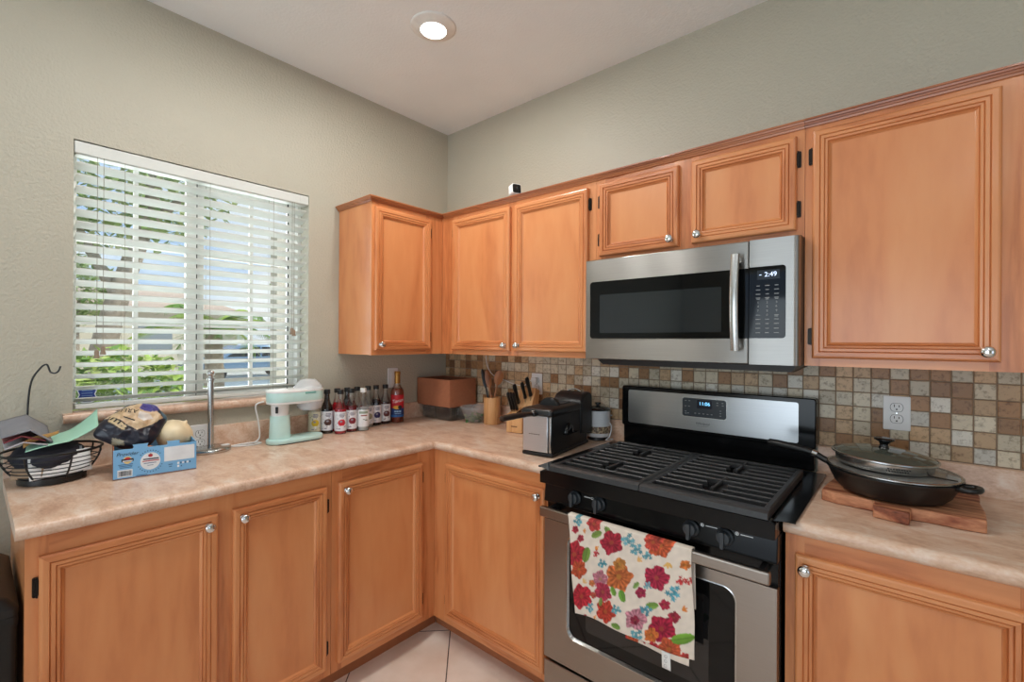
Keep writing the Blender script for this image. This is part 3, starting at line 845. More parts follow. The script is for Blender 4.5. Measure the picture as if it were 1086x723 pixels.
sc2.prism(rrect(1.584, 1.764, 1.081, 1.162, .012, 4), W0, .0705, .0711, 2)
for x, z in ((1.600, 1.148), (1.615, 1.148), (1.599, 1.125), (1.614, 1.125), (1.600, 1.103), (1.600, 1.094), (1.610, 1.096), (1.640, 1.098), (1.656, 1.098), (1.673, 1.098), (1.690, 1.098), (1.706, 1.098), (1.728, 1.148), (1.748, 1.148), (1.728, 1.138), (1.749, 1.138), (1.740, 1.116), (1.740, 1.106), (1.740, 1.096)):
    sc2.box(x - .0035, x + .0035, -.0725, -.0722, z - .0012, z + .0012, 3)
obj('clock_screen', sc2, [pm('navy_screen', (8, 14, 40), .2), pm('cyan_digits', (170, 225, 255), .5, emit=(120, 205, 255), estr=1.6), M['steel_plain'], M['key']], ct, smooth=0)
lg = MB(); lg.text('Whirlpool', .0135, (1.669, -.0709, 1.056), (1, 0, 0), (0, 0, 1), shear=.25)
arc = [(1.645 + .048 * i / 10, -.0708, 1.0485 - .004 * math.sin(PI * i / 10)) for i in range(11)]
lg.tube(arc, .0004, 4)
obj('logo', lg, M['print_dark'], bgo, smooth=0)
# burners and grates
for x, y, rr_ in ((1.525, -.53, .048), (1.525, -.27, .040), (1.885, -.53, .042), (1.885, -.27, .046)):
    bm_ = MB().lathe([(rr_ + .02, .918), (rr_ + .018, .922), (rr_, .924), (rr_ - .004, .934), (.01, .935)], (x, y, 0), 28)
    bo = obj('burner', bm_, M['burner'], rg)
    cp_ = MB().lathe([(rr_ - .006, .935), (rr_ - .004, .938), (rr_ - .006, .943), (rr_ - .018, .9455), (.002, .946)], (x, y, 0), 28)
    obj('burner_cap', cp_, M['iron'], bo)
    obj('igniter', MB().lathe([(.003, .918), (.003, .936), (.0015, .938)], (x + rr_ + .006, y - .01, 0), 8), M['white_plastic'], bo)
def grate(gx0, gx1):
    gy0, gy1, zt_ = -.716, -.190, .9605
    gm = MB()
    def bar(ax, c_, s0, s1, wd, z0, z1):
        # bar with sloped top edges
        h = wd / 2; e = wd * .22
        sec_ = [(-h, z0), (h, z0), (h, z1 - e), (h - e, z1), (-h + e, z1), (-h, z1 - e)]
        if ax == 'x': v = [(s0, c_ + a, z) for a, z in sec_] + [(s1, c_ + a, z) for a, z in sec_]
        else: v = [(c_ - a, s0, z) for a, z in sec_] + [(c_ - a, s1, z) for a, z in sec_]
        gm.add(v, [list(range(6))[::-1], [6 + q for q in range(6)]] + [(q, (q + 1) % 6, 6 + (q + 1) % 6, 6 + q) for q in range(6)])
    # broad sloping front rail
    v = [(gx0, gy0 - .004, .940), (gx0, gy0, .955), (gx0, gy0 + .012, zt_), (gx0, gy0 + .034, zt_), (gx0, gy0 + .034, .942)]
    v2 = [(gx1, y, z) for _, y, z in v]
    gm.add(v + v2, [list(range(5)), [5 + q for q in range(5)][::-1]] + [(q, 5 + q, 5 + (q + 1) % 5, (q + 1) % 5) for q in range(5)])
    bar('x', gy1 - .008, gx0, gx1, .016, .938, zt_)
    bar('y', gx0 + .009, gy0 + .034, gy1 - .008, .018, .936, zt_); bar('y', gx1 - .009, gy0 + .034, gy1 - .008, .018, .936, zt_)
    nb = 9
    for i in range(nb):
        y = gy0 + .034 + (gy1 - .016 - gy0 - .034) * (i + 1) / (nb + 1)
        if i in (1, 6, 2, 7):                      # over the burner centres the bars stop short
            bar('x', y, gx0 + .014, (gx0 + gx1) / 2 - .03, .010, .944, zt_ - .001); bar('x', y, (gx0 + gx1) / 2 + .03, gx1 - .014, .010, .944, zt_ - .001)
        else: bar('x', y, gx0 + .014, gx1 - .014, .010, .944, zt_ - .001)
    for yc in (-.53, -.27):
        bar('y', (gx0 + gx1) / 2, yc - .072, yc + .072, .009, .944, zt_ - .002)
    for x in (gx0 + .009, gx1 - .009):
        for y in (gy0 + .030, gy1 - .010): gm.lathe([(.006, .922), (.008, .938)], (x, y, 0), 8)
    obj('grate', gm, M['iron'], rg, smooth=0, label=None)
grate(1.356, 1.6915); grate(1.6945, 2.046)

def milky(name, tint, fac, rough=.2):
    m, n, l, b = newmat(name); out = n['Material Output']
    b.inputs['Base Color'].default_value = tint + (1,); b.inputs['Roughness'].default_value = rough
    t = n.new('ShaderNodeTexCoord'); z = n.new('ShaderNodeTexNoise'); z.inputs['Scale'].default_value = 40; l.new(t.outputs['Object'], z.inputs['Vector'])
    k = n.new('ShaderNodeMath'); k.operation = 'MULTIPLY_ADD'; k.inputs[1].default_value = .1; k.inputs[2].default_value = fac - .05; l.new(z.outputs[0], k.inputs[0])
    tr = n.new('ShaderNodeBsdfTransparent'); mxs = n.new('ShaderNodeMixShader')
    l.new(k.outputs[0], mxs.inputs[0]); l.new(tr.outputs[0], mxs.inputs[1]); l.new(b.outputs[0], mxs.inputs[2]); l.new(mxs.outputs[0], out.inputs[0])
    return m
M['bowl_plastic'] = milky('bowl_plastic', (.72, .72, .72), .30)
M['dome_plastic'] = milky('dome_plastic', (.88, .90, .92), .42)
M['fryer_steel'] = pm('fryer_steel', (226, 230, 236), .32, 1., var=.04, nscale=6, stretch=(1, 1, 90), aniso=.6)
M['mint_dark'] = pm('mint_latch', (120, 178, 170), .35)
M['frosted'] = glassy('frosted_plastic', (.93, .95, .96), .35, .25)
M['frost_grey'] = pm('ice_drum', (178, 182, 186), .35)
M['black_fryer'] = pm('fryer_black', (26, 26, 27), .42, var=.1, bump=.1, bscale=600)
M['black_gloss'] = pm('gloss_black', (18, 18, 19), .15)
M['handle_brown'] = pm('handle_dark_brown', (44, 32, 27), .38)
M['cooker_white'] = pm('cooker_white', (222, 226, 230), .25, var=.02)
M['board'] = wood('rustic_board', (4, 30, 14), (74, 36, 24), (150, 84, 56), (214, 152, 112), .6, 0.)
M['pan_black'] = pm('pan_black', (22, 21, 20), .4, var=.2)
M['grey_glass'] = pm('grey_lid_glass', (120, 118, 114), .10, spec=.6)
M['green_glass'] = pm('tinted_lid_glass', (74, 80, 72), .06, spec=.7)
m, n, l, b = newmat('flower_band')
t = n.new('ShaderNodeTexCoord'); vo = n.new('ShaderNodeTexVoronoi'); vo.inputs['Scale'].default_value = 95
l.new(t.outputs['Object'], vo.inputs['Vector']); r = n.new('ShaderNodeValToRGB'); e = r.color_ramp.elements
e[0].position = .1; e[0].color = srgb(120, 70, 60); e[1].position = .75; e[1].color = srgb(190, 170, 140); k = e.new(.4); k.color = srgb(96, 88, 72)
l.new(vo.outputs['Distance'], r.inputs[0]); l.new(r.outputs[0], b.inputs['Base Color']); b.inputs['Roughness'].default_value = .4
M['band'] = m
# ------------------------------------------------------------------ ceiling lights
M['lens'] = pm('lamp_lens', (255, 252, 245), .5, emit=(255, 250, 240), estr=6.0)
def ceiling_light(x, y, label, power=1.0):
    t = thing('ceiling_light', label, 'ceiling light', (x, y, H))
    tr = MB().lathe([(.097, H), (.097, H - .003), (.093, H - .006), (.084, H - .008), (.064, H - .015), (.057, H - .0185), (.055, H - .017)], (x, y, 0), 48, cap0=False, cap1=False)
    obj('trim_ring', tr, M['lamp_trim'], t, smooth=60)
    obj('lens', MB().lathe([(.0555, H - .016), (.053, H - .0185), (.0005, H - .0195)], (x, y, 0), 40, cap0=False), M['lens'], t)
    light('ceiling_light_glow', 'AREA', (x, y, H - .021), LAMP * power, .105, color=(1, .97, .93)).parent = None
M['lamp_trim'] = pm('lamp_trim', (232, 231, 226), .5)
ceiling_light(.755, -.752, 'round recessed white downlight in the ceiling above the counter corner')
ceiling_light(.880, -1.28, 'second white ceiling downlight out from the corner along the window wall')
ceiling_light(1.02, -1.75, 'third white ceiling downlight out from the corner along the window wall')
ceiling_light(2.75, -1.75, 'unseen white downlight added to light the middle of the kitchen', .5)  # unseen lamp, added only for the light it gives
ceiling_light(2.75, -3.6, 'unseen white downlight added to light the rear of the kitchen', .5)  # another unseen lamp added to brighten the room

# ------------------------------------------------------------------ wall outlets
def outlet(name, label, c, plane, plugged=()):
    a, z = c
    W = BK(.0088) if plane == 'b' else LF(plane if isinstance(plane, float) else .0008)
    W1 = (lambda f: f)(W)
    loc = W(a, z, 0)
    t = thing(name, label, 'outlet', loc)
    mb = MB().prism(rrect(a - .036, a + .036, z - .0575, z + .0575, .004, 3), W, 0, .0055)
    obj('cover_plate', mb, M['white_plastic'], t, bevel=.0015)
    for dz in (.0195, -.0195):
        rp_ = MB()
        o_ = [(a + .0165 * math.cos(q * PI / 12) , z + dz + max(-.0135, min(.0135, .0172 * math.sin(q * PI / 12)))) for q in range(24)]
        rp_.prism([(a + (p[0] - a) * 1.07, z + dz + (p[1] - z - dz) * 1.07) for p in o_], W, .0055, .0058, 1)
        rp_.prism(o_, W, .0055, .0066, 0)
        for sx, hh in ((-.0062, .0045), (.0062, .0036)):
            rp_.prism([(a + sx - .0011, z + dz + .001), (a + sx + .0011, z + dz + .001), (a + sx + .0011, z + dz + .001 + hh * 2), (a + sx - .0011, z + dz + .001 + hh * 2)], W, .0066, .0069, 1)
        rp_.prism([(a + .0026 * math.cos(q * PI / 5), z + dz - .0065 + .0026 * math.sin(q * PI / 5)) for q in range(10)], W, .0066, .0069, 1)
        obj('receptacle', rp_, [M['white_plastic'], M['black_matte']], t, smooth=0)
    sc_ = MB().prism([(a + .0024 * math.cos(q * PI / 5), z + .0024 * math.sin(q * PI / 5)) for q in range(10)], W, .0055, .0065)
    obj('screw', sc_, M['steel_plain'], t, smooth=0)
    return t
outlet('wall_outlet', 'white double outlet on the tile above the skillet', (2.2885, 1.159), 'b')
outlet('wall_outlet', 'white outlet with a plug in it, on the tile above the fryer', (.760, 1.161), 'b')
outlet('wall_outlet', 'white outlet low on the wall behind the paper towel stand', (-1.408, .975), .0208)
t = thing('switch_plate', 'white wall plate behind the tall red-labelled syrup bottle', 'wall plate', (.001, -.42, 1.175))
obj('cover_plate', MB().prism(rrect(-.457, -.387, 1.118, 1.233, .004, 3), LF(.0006), 0, .006), M['white_plastic'], t, bevel=.0015)
obj('rocker', MB().prism(rrect(-.438, -.406, 1.142, 1.209, .003, 3), LF(.0006), .006, .0085), M['white_plastic'], t, bevel=.001)

# camera power cord down the tile to the outlet
t = thing('power_cord', 'thin white cord hanging from the wall cabinet to the outlet', 'cord', (.42, -.016, 1.3))
cp_ = smoothpath([(.372, -.013, 1.3215), (.374, -.014, 1.28), (.390, -.014, 1.235), (.43, -.016, 1.195), (.50, -.018, 1.175), (.60, -.02, 1.15), (.67, -.02, 1.145), (.705, -.022, 1.165), (.735, -.030, 1.183)], 8)
obj('cable', MB().tube(cp_, .0022, 6), M['white_plastic'], t)
obj('plug', MB().prism(rrect(.738, .772, 1.169, 1.196, .006, 4), BK(0), .0158, .040), M['white_plastic'], t, bevel=.003)

# small camera on top of the cabinets
t = thing('security_camera', 'tiny white cube camera with a black face standing on the wall cabinets', 'camera', (.835, -.296, 2.090))
obj('foot', MB().lathe([(.026, 2.0905), (.026, 2.0945), (.008, 2.097), (.006, 2.112), (.009, 2.116)], (.835, -.296, 0), 20), M['white_plastic'], t)
cm = MB(); cm.xf = Matrix.Translation((.835, -.296, 2.142)) @ Matrix.Rotation(R(66), 4, 'Z') @ Matrix.Rotation(R(-6), 4, 'X')
cm.prism(rrect(-.026, .026, -.026, .026, .010, 5), BK(0), -.022, .018)
obj('camera_body', cm, M['white_plastic'], t, bevel=.003)
cm = MB(); cm.xf = Matrix.Translation((.835, -.296, 2.142)) @ Matrix.Rotation(R(66), 4, 'Z') @ Matrix.Rotation(R(-6), 4, 'X')
cm.prism(rrect(-.0215, .0215, -.0215, .0215, .008, 5), BK(0), .018, .0195)
fc = obj('face', cm, M['black_plastic'], t)
cm2 = MB(); cm2.xf = cm.xf; cm2.lathe([(.006, .0195), (.006, .0202), (.002, .0206)], (0, 0, 0), 14, ax='-y')
obj('lens', cm2, M['dark_glass'], fc)

# ------------------------------------------------------------------ dish towel on the oven handle
FLW = [  # x, y in towel-drawing units, radius, kind, colour
 (165,235,45,'f',(196,44,58)),(182,292,30,'f',(214,84,52)),(216,240,26,'l',(112,148,62)),(190,112,20,'d',(84,156,170)),(175,145,13,'f',(190,44,66)),(195,178,13,'f',(186,48,70)),(208,150,12,'y',(222,140,70)),
 (255,128,26,'f',(206,66,66)),(262,166,20,'l',(122,152,70)),(308,153,16,'l',(122,156,78)),(320,197,40,'f',(180,40,60)),(256,212,13,'y',(222,140,60)),(258,237,14,'d',(190,58,66)),
 (385,190,26,'d',(104,168,182)),(412,225,22,'d',(92,160,176)),(450,245,18,'d',(92,160,176)),(492,208,38,'f',(216,92,56)),(468,196,28,'f',(212,74,60)),(520,268,20,'y',(226,176,96)),(415,262,16,'y',(226,176,110)),
 (572,275,16,'f',(222,120,56)),(560,330,17,'d',(200,56,60)),(478,322,40,'f',(186,40,72)),(283,272,18,'d',(70,146,164)),(270,330,30,'f',(214,130,150)),(276,376,33,'f',(190,52,80)),(345,320,46,'f',(216,110,58)),(350,275,22,'f',(220,140,66)),
 (320,372,16,'l',(112,164,62)),(352,388,20,'l',(102,160,58)),(456,420,20,'l',(118,164,72)),(406,350,13,'l',(128,166,84)),(420,376,18,'f',(178,44,80)),(530,372,26,'d',(84,166,188)),(446,352,15,'d',(120,176,190)),
 (500,415,17,'f',(190,44,74)),(527,458,19,'f',(176,44,66)),(555,432,15,'y',(222,130,60)),(182,390,40,'f',(200,40,56)),(212,432,18,'d',(88,158,176)),(195,342,16,'y',(228,184,120)),(232,388,12,'f',(204,84,70)),(232,345,12,'f',(214,120,70)),
 (280,446,38,'f',(210,62,48)),(326,436,19,'d',(84,158,174)),(322,497,17,'l',(112,156,66)),(262,412,14,'l',(120,140,70)),(396,470,36,'f',(216,140,160)),(392,474,16,'f',(150,40,66)),(432,438,21,'d',(80,148,168)),(486,500,44,'f',(182,32,64)),(512,572,38,'f',(212,88,54)),
 (450,525,24,'f',(226,116,54)),(555,535,32,'l',(112,168,56)),(400,530,24,'d',(92,160,176)),(455,572,22,'f',(190,44,56)),(560,600,14,'f',(206,60,60)),(226,468,12,'y',(226,150,80)),(185,470,14,'f',(190,60,70)),(585,330,14,'d',(200,70,70))]
_fr = random.Random(5); FSEED = [_fr.random() * 6.28 for _ in FLW]
def towel_colour(x, y):
    c = (232, 220, 206)
    for (fx, fy, r_, kd, cc), ph in zip(FLW, FSEED):
        r_ = r_ * (1.18 if kd == 'f' else 1.12); dx, dy = x - fx, y - fy; d2 = dx * dx + dy * dy
        if d2 > (r_ * 1.25) ** 2: continue
        d = math.sqrt(d2); a = math.atan2(dy, dx) + ph
        if kd == 'f':
            lim = r_ * (.88 + .10 * math.cos(5 * a) + .05 * math.cos(9 * a + 1))
            if d < lim:
                k = .70 + .20 * (d / lim) + .12 * math.cos(15 * a) + .30 * noise.noise((x * .09, y * .09, ph))
                if d < r_ * .17: c = (min(255, cc[0] * .6 + 40), cc[1] * .7 + 30, cc[2] * .6 + 10)
                else:
                    c = tuple(min(255, q * k) for q in cc)
                    if abs(math.cos(2.5 * a)) < .12: c = tuple(q * .72 for q in cc)
        elif kd == 'l':
            ca, sa = math.cos(ph), math.sin(ph); u_, v_ = dx * ca + dy * sa, -dx * sa + dy * ca
            if (u_ / r_) ** 2 + (v_ / (r_ * .55)) ** 2 < 1:
                k = .78 if abs(v_) < r_ * .06 else .95 + .25 * (v_ / r_)
                c = tuple(min(255, q * k) for q in cc)
        elif kd == 'd':
            for q in range(7):
                qa = ph + q * 2.4; qr = r_ * .62 * math.sqrt((q + .3) / 7) * 1.3
                e2 = (dx - qr * math.cos(qa)) ** 2 + (dy - qr * math.sin(qa)) ** 2
                rr_ = r_ * .34
                if e2 < (rr_ * (.8 + .2 * math.cos(5 * math.atan2(dy - qr * math.sin(qa), dx - qr * math.cos(qa)) + q))) ** 2:
                    c = tuple(min(255, v * (.85 + .07 * (q % 4))) for v in cc)
        else:
            for q in range(3):
                qa = ph + (q - 1) * .7; u_, v_ = dx * math.cos(qa) + dy * math.sin(qa), -dx * math.sin(qa) + dy * math.cos(qa)
                if ((u_ - r_ * .45) / (r_ * .55)) ** 2 + (v_ / (r_ * .2)) ** 2 < 1: c = cc
    n_ = noise.noise((x * .05, y * .05, 1.7))
    c = tuple(v * .88 + q_ * .12 for v, q_ in zip(c, (200, 180, 160)))
    return srgb(*[max(0, min(255, v * (1 + .05 * n_))) for v in c])
NU, NV = 176, 170
def towel_pt(s, q):
    # q: 0 hidden back hem .. .22 handle .. 1 front hem
    x = 1.450 + .411 * s
    if q < .25:
        k = q / .25; y = -.7125 + .002 * math.sin(9 * s); z = .640 + (.8145 - .640) * k; x += .004 * (1 - k)
    elif q < .30:
        k = (q - .25) / .05; a = PI * k; y = -.7255 + .0130 * math.cos(a); z = .8145 + .003 * math.sin(a)
    else:
        k = (q - .30) / .70
        bot = .480 + .026 * s + .006 * math.sin(4.5 * s + 1)
        z = .8145 + (bot - .8145) * k
        y = -.7385 + .0035 * math.sin(7 * s + .6) * k - .004 * k * math.cos(13 * s + 1.3)
        y += .012 * k
        x += (.020 * (1 - s) + .006 * s) * k + .002 * math.sin(8 * k + 3 * s)
    return (x, y, z)
def towel_xy(s, q):
    k = max(0, (q - .30) / .70); X = 150 + 440 * s
    return X, 88 + 134 * s + (357 + 36 * s) * k
tw = thing('dish_towel', 'cream dish towel printed with red flowers, draped over the oven handle', 'towel', (1.66, -.726, .812))
mb = MB().grid(lambda s, q: towel_pt(s, q), NU, NV)
cols_ = [towel_colour(*towel_xy(i / NU, j / NV)) if j / NV > .24 else srgb(226, 214, 202) for j in range(NV + 1) for i in range(NU + 1)]
M['towel'] = vcol('printed_cotton', .9, .25, 500, .1)
o = obj('front_layer', mb, M['towel'], tw, smooth=80, cols=cols_)
sd = o.modifiers.new('thick', 'SOLIDIFY'); sd.thickness = .0016; sd.offset = 1
def under_pt(s, q):
    x = 1.655 + .196 * s
    return (x, -.7075 + .004 * math.sin(6 * s) - .005 * q - .012 * q, .80 + (.478 + .002 * s - .80) * q)
mb = MB().grid(under_pt, 60, 90)
cols_ = [towel_colour(560 - 360 * i / 60, 300 + 300 * j / 90) for j in range(91) for i in range(61)]
o = obj('under_layer', mb, M['towel'], tw, smooth=80, cols=cols_); sd = o.modifiers.new('thick', 'SOLIDIFY'); sd.thickness = .0016; sd.offset = 1
tg = MB().grid(lambda s, q: (1.772 + .026 * s + .003 * q, -.7275 - .003 * q, .492 - .046 * q), 4, 6)
o = obj('care_tag', tg, M['paper'], tw); sd = o.modifiers.new('thick', 'SOLIDIFY'); sd.thickness = .0006
tgp = MB()
for z in (.482, .469, .456): tgp.lathe([(.0035, 0), (.0045, .0003)], (1.786, -.7305 - (.492 - z) * .065, z), 10, ax='-y', cap0=False, cap1=False)
obj('tag_print', tgp, M['key'], o)

# ------------------------------------------------------------------ paper towel stand
t = thing('paper_towel_stand', 'empty brushed steel paper towel stand in front of the window', 'paper towel holder', (.083, -1.386, CT))
obj('base', MB().lathe([(.074, CT + .0005), (.076, CT + .003), (.076, CT + .013), (.073, CT + .0165), (.012, CT + .019), (.0005, CT + .019)], (.083, -1.386, 0), 48, cap1=False), M['steel_plain'], t, smooth=50)
obj('rod', MB().lathe([(.0115, CT + .018), (.0115, 1.222), (.0145, 1.224), (.0145, 1.232), (.009, 1.236), (.008, 1.243)], (.083, -1.386, 0), 24), M['steel_plain'], t, smooth=40)
obj('ball', MB().ball((.083, -1.386, 1.253), .0145), M['steel_plain'], t)

# ------------------------------------------------------------------ shaved ice maker
def stadium(cx, cy, L, w_, n_=12):
    p = []
    for k in range(n_ + 1): a = -PI / 2 - PI / 2 + PI * k / n_; p.append((cx + w_ * math.cos(a), cy - L + w_ * math.sin(a)))
    for k in range(n_ + 1): a = PI * k / n_; p.append((cx + w_ * math.cos(a), cy + L + w_ * math.sin(a)))
    return p
def stack(mb, cx, cy, lv, m=0, cap0=True, cap1=True):
    n_ = None; v = []
    for L, w_, z in lv:
        p = stadium(cx, cy, L, w_); n_ = len(p); v += [(x, y, z) for x, y in p]
    f = [(j * n_ + i, j * n_ + (i + 1) % n_, (j + 1) * n_ + (i + 1) % n_, (j + 1) * n_ + i) for j in range(len(lv) - 1) for i in range(n_)]
    if cap0: f.append(list(range(n_))[::-1])
    if cap1: f.append([(len(lv) - 1) * n_ + i for i in range(n_)])
    mb.add(v, f, m)
IX, IY = .140, -1.056
t = thing('shaved_ice_maker', 'mint green and white electric shaved ice maker by the window', 'ice shaver', (IX, IY, CT))
b_ = MB(); stack(b_, IX, IY, [(.068, .056, CT + .0005), (.068, .059, CT + .003), (.068, .060, CT + .016), (.068, .057, CT + .021), (.068, .050, CT + .022)])
bo = obj('base', b_, M['mint'], t, smooth=50)
b_ = MB(); stack(b_, IX, IY, [(.066, .056, CT), (.066, .060, CT + .0008), (.066, .0602, CT + .004)]); obj('rubber_foot', b_, M['black_matte'], bo)
b_ = MB(); b_.lathe([(.048, CT + .0225), (.046, CT + .0225), (.044, CT + .0195), (.0005, CT + .019)], (IX, IY + .068, 0), 32, cap0=False, cap1=False); obj('drip_tray', b_, M['mint'], t)
b_ = MB(); stack(b_, IX, IY - .070, [(.010, .036, CT + .02), (.008, .034, 1.052)]); obj('column', b_, M['mint'], t)
b_ = MB(); stack(b_, IX, IY - .070, [(.006, .031, 1.052), (.006, .032, 1.106)]); co = obj('column_neck', b_, M['white_plastic'], t, label='white upper neck of the column')
sw = MB(); sw.box(IX + .024, IX + .0335, IY - .101, IY - .092, 1.066, 1.094); obj('switch', sw, M['knob'], co, bevel=.001)
b_ = MB(); stack(b_, IX, IY, [(.070, .050, 1.103), (.070, .056, 1.106), (.070, .057, 1.114)]); obj('lower_rim', b_, M['white_plastic'], t)
b_ = MB(); stack(b_, IX, IY, [(.068, .057, 1.114), (.068, .0595, 1.120), (.068, .0595, 1.152), (.068, .058, 1.158)]); hd_ = obj('head', b_, M['mint'], t, smooth=50)
b_ = MB(); stack(b_, IX, IY, [(.068, .0605, 1.157), (.068, .0605, 1.163), (.068, .055, 1.167), (.068, .040, 1.168)]); obj('top_deck', b_, M['white_plastic'], t, smooth=50)
b_ = MB(); b_.box(IX + .050, IX + .0618, IY + .018, IY + .070, 1.146, 1.1565); obj('latch', b_, M['mint_dark'], hd_, bevel=.003)
b_ = MB(); b_.lathe([(.050, 1.070), (.056, 1.078), (.057, 1.104)], (IX, IY + .068, 0), 32, cap0=False, cap1=False); obj('ice_chute', b_, M['dome_plastic'], t)
b_ = MB(); b_.lathe([(.040, 1.064), (.044, 1.080), (.044, 1.100)], (IX, IY + .068, 0), 32, cap1=False); obj('blade_drum', b_, M['frost_grey'], t)
b_ = MB(); b_.lathe([(.066, 1.168), (.066, 1.173), (.058, 1.181), (.038, 1.203), (.030, 1.209), (.0005, 1.211)], (IX, IY + .060, 0), 32, cap0=False, cap1=False); obj('lid', b_, M['dome_plastic'], t, smooth=50, label='clear domed plastic lid')
cd = smoothpath([(.062, -1.165, 1.110), (.050, -1.195, 1.095), (.048, -1.185, 1.03), (.050, -1.178, .965), (.062, -1.19, .938), (.075, -1.23, .9285), (.070, -1.275, .9285), (.075, -1.30, .9285)], 7)
co = obj('cord', MB().tube(cd, .0035, 8), M['white_plastic'], t)
cd = smoothpath([(.075, -1.30, .9285), (.095, -1.27, .9285), (.105, -1.22, .9285), (.085, -1.185, .9285), (.085, -1.225, .935), (.080, -1.27, .934), (.078, -1.31, .932)], 7)
obj('cord_coil', MB().tube(cd, .0033, 8), M['white_plastic'], co)
obj('plug', MB().box(.068, .088, -1.345, -1.312, .9255, .945), M['white_plastic'], co, bevel=.004)

# ------------------------------------------------------------------ syrup bottles
def wrap(poly, c, r, a0, m, mb, h=.0003):
    # convex flat outline (u,v) bent round a vertical cylinder in narrow strips, seen from outside
    us = [p[0] for p in poly]; u0, u1 = min(us), max(us); n_ = max(2, int((u1 - u0) / .003)); v = []; f = []
    for k in range(n_ + 1):
        u = u0 + (u1 - u0) * min(max(k / n_, .001), .999); hit = []
        for i in range(len(poly)):
            (xa, ya_), (xb, yb) = poly[i - 1], poly[i]
            if (xa - u) * (xb - u) <= 0 and xa != xb: hit.append(ya_ + (yb - ya_) * (u - xa) / (xb - xa))
        for w_ in (min(hit), max(hit)):
            v.append((c[0] + (r + h) * math.cos(a0 + u / r), c[1] + (r + h) * math.sin(a0 + u / r), c[2] + w_))
        if k: f.append((2 * k - 2, 2 * k, 2 * k + 1, 2 * k - 1))
    mb.add(v, f, m)
def ell(cu, cv, ru, rv, n_=16, a=0, b=2 * PI):
    return [(cu + ru * math.cos(a + (b - a) * k / n_), cv + rv * math.sin(a + (b - a) * k / n_)) for k in range(n_ + (0 if abs(b - a - 2 * PI) < .01 else 1))]
BPRO = [(.0270, .0005), (.0290, .003), (.0290, .118), (.0275, .130), (.0200, .150), (.0140, .168), (.0125, .185), (.0125, .200), (.0138, .201), (.0138, .203)]
def liquid_prof(top):
    p = [(.0262, .004)]
    for r_, z in BPRO[1:]:
        if z < .004: continue
        if z >= top: break
        p.append((max(r_ - .0018, .001), z))
    # radius at top
    for (ra, za), (rb, zb_) in zip(BPRO, BPRO[1:]):
        if za <= top <= zb_: p.append((ra + (rb - ra) * (top - za) / (zb_ - za) - .0018, top)); break
    return p
MATC = {}
def cmat(name, c, rough=.5, **k):
    if name not in MATC: MATC[name] = pm(name, c, rough, **k)
    return MATC[name]
def bottle(x, y, label, liq, top, art, cap=(24, 24, 24), rot=-.50, lab=True, tint=(232, 232, 236)):
    t = thing('syrup_bottle', label, 'bottle', (x, y, CT), 'shaved ice syrup bottles on the counter')
    c = (x, y, CT)
    obj('glass', MB().lathe(BPRO, c, 24, cap1=False), M['glass'], t, smooth=50)
    if liq: obj('syrup', MB().lathe(liquid_prof(top), c, 24), cmat('syrup_%d_%d_%d' % liq, liq, .12), t, smooth=50)
    obj('cap', MB().lathe([(.0152, .199), (.0155, .201), (.0155, .218), (.0140, .2205), (.0005, .2205)], c, 20, cap1=False), cmat('cap_%d' % cap[0], cap, .4), t)
    if lab:
        lb = MB().lathe([(.02925, .017), (.02925, .112)], c, 24, cap0=False, cap1=False)
        lo = obj('label_paper', lb, cmat('label_%d_%d_%d' % tint, tint, .6), t)
        am = MB(); r_ = .02925
        rg_ = random.Random(int(x * 9000 + y * 777))
        for k in range(20):
            u = rg_.uniform(-.036, .036); v_ = rg_.uniform(.022, .105); s = rg_.uniform(.0010, .0022)
            wrap([(u - s, v_ - s), (u + s, v_ - s), (u + s, v_ + s), (u - s, v_ + s)], c, r_, rot, 0, am)
        for k, (wd, zz) in enumerate(((.012, .101), (.014, .094), (.011, .088))):
            wrap([(-wd, zz - .0022), (wd, zz - .0022), (wd, zz + .0022), (-wd, zz + .0022)], c, r_, rot + .25, 1, am)
        wrap(ell(.006, .058, .0185, .017), c, r_, rot, 2, am, .0005)
        wrap(ell(.003, .064, .007, .005), c, r_, rot, 1, am, .0007)
        wrap([(.001, .043), (.012, .043), (.0085, .028), (.0045, .028)], c, r_, rot, 3, am, .0007)
        wrap([(-.012, .030), (.000, .030), (.000, .0255), (-.012, .0255)], c, r_, rot, 1, am, .0004)
        obj('label_art', am, [cmat('fleck', (120, 120, 132)), cmat('label_grey', (150, 148, 160)), cmat('art_%d_%d_%d' % art, art), cmat('label_white', (240, 240, 240))], lo, smooth=0)
    return t
bottle(.058, -.924, 'syrup bottle with a pale label and yellow lemon picture, next to the ice maker', (214, 208, 184), .150, (222, 190, 40), tint=(226, 222, 196))
bottle(.078, -.868, 'syrup bottle of black-brown liquid with a brown picture on its label', (30, 20, 18), .198, (84, 48, 40))
bottle(.066, -.806, 'bright red syrup bottle standing behind the front red one', (196, 30, 44), .150, (196, 60, 74), tint=(226, 206, 212))
bottle(.140, -.829, 'syrup bottle with a bright red picture, closest of the bottles to the counter edge', (190, 30, 50), .124, (206, 36, 54))
bottle(.127, -.762, 'syrup bottle with dark cherry liquid and a maroon picture on its label', (120, 20, 34), .134, (130, 34, 48))
o = bottle(.146, -.704, 'clear bottle with a white cap and a plain white label', (206, 210, 206), .112, (60, 90, 60), cap=(236, 236, 232), lab=False)
lb = MB().lathe([(.02925, .022), (.02925, .108)], (.146, -.704, CT), 24, cap0=False, cap1=False)
lo = obj('label_paper', lb, cmat('label_white', (240, 240, 240)), o)
am = MB(); c = (.146, -.704, CT)
wrap([(-.024, .102), (.024, .102), (.024, .090), (-.024, .090)][::-1], c, .02925, -.5, 0, am)
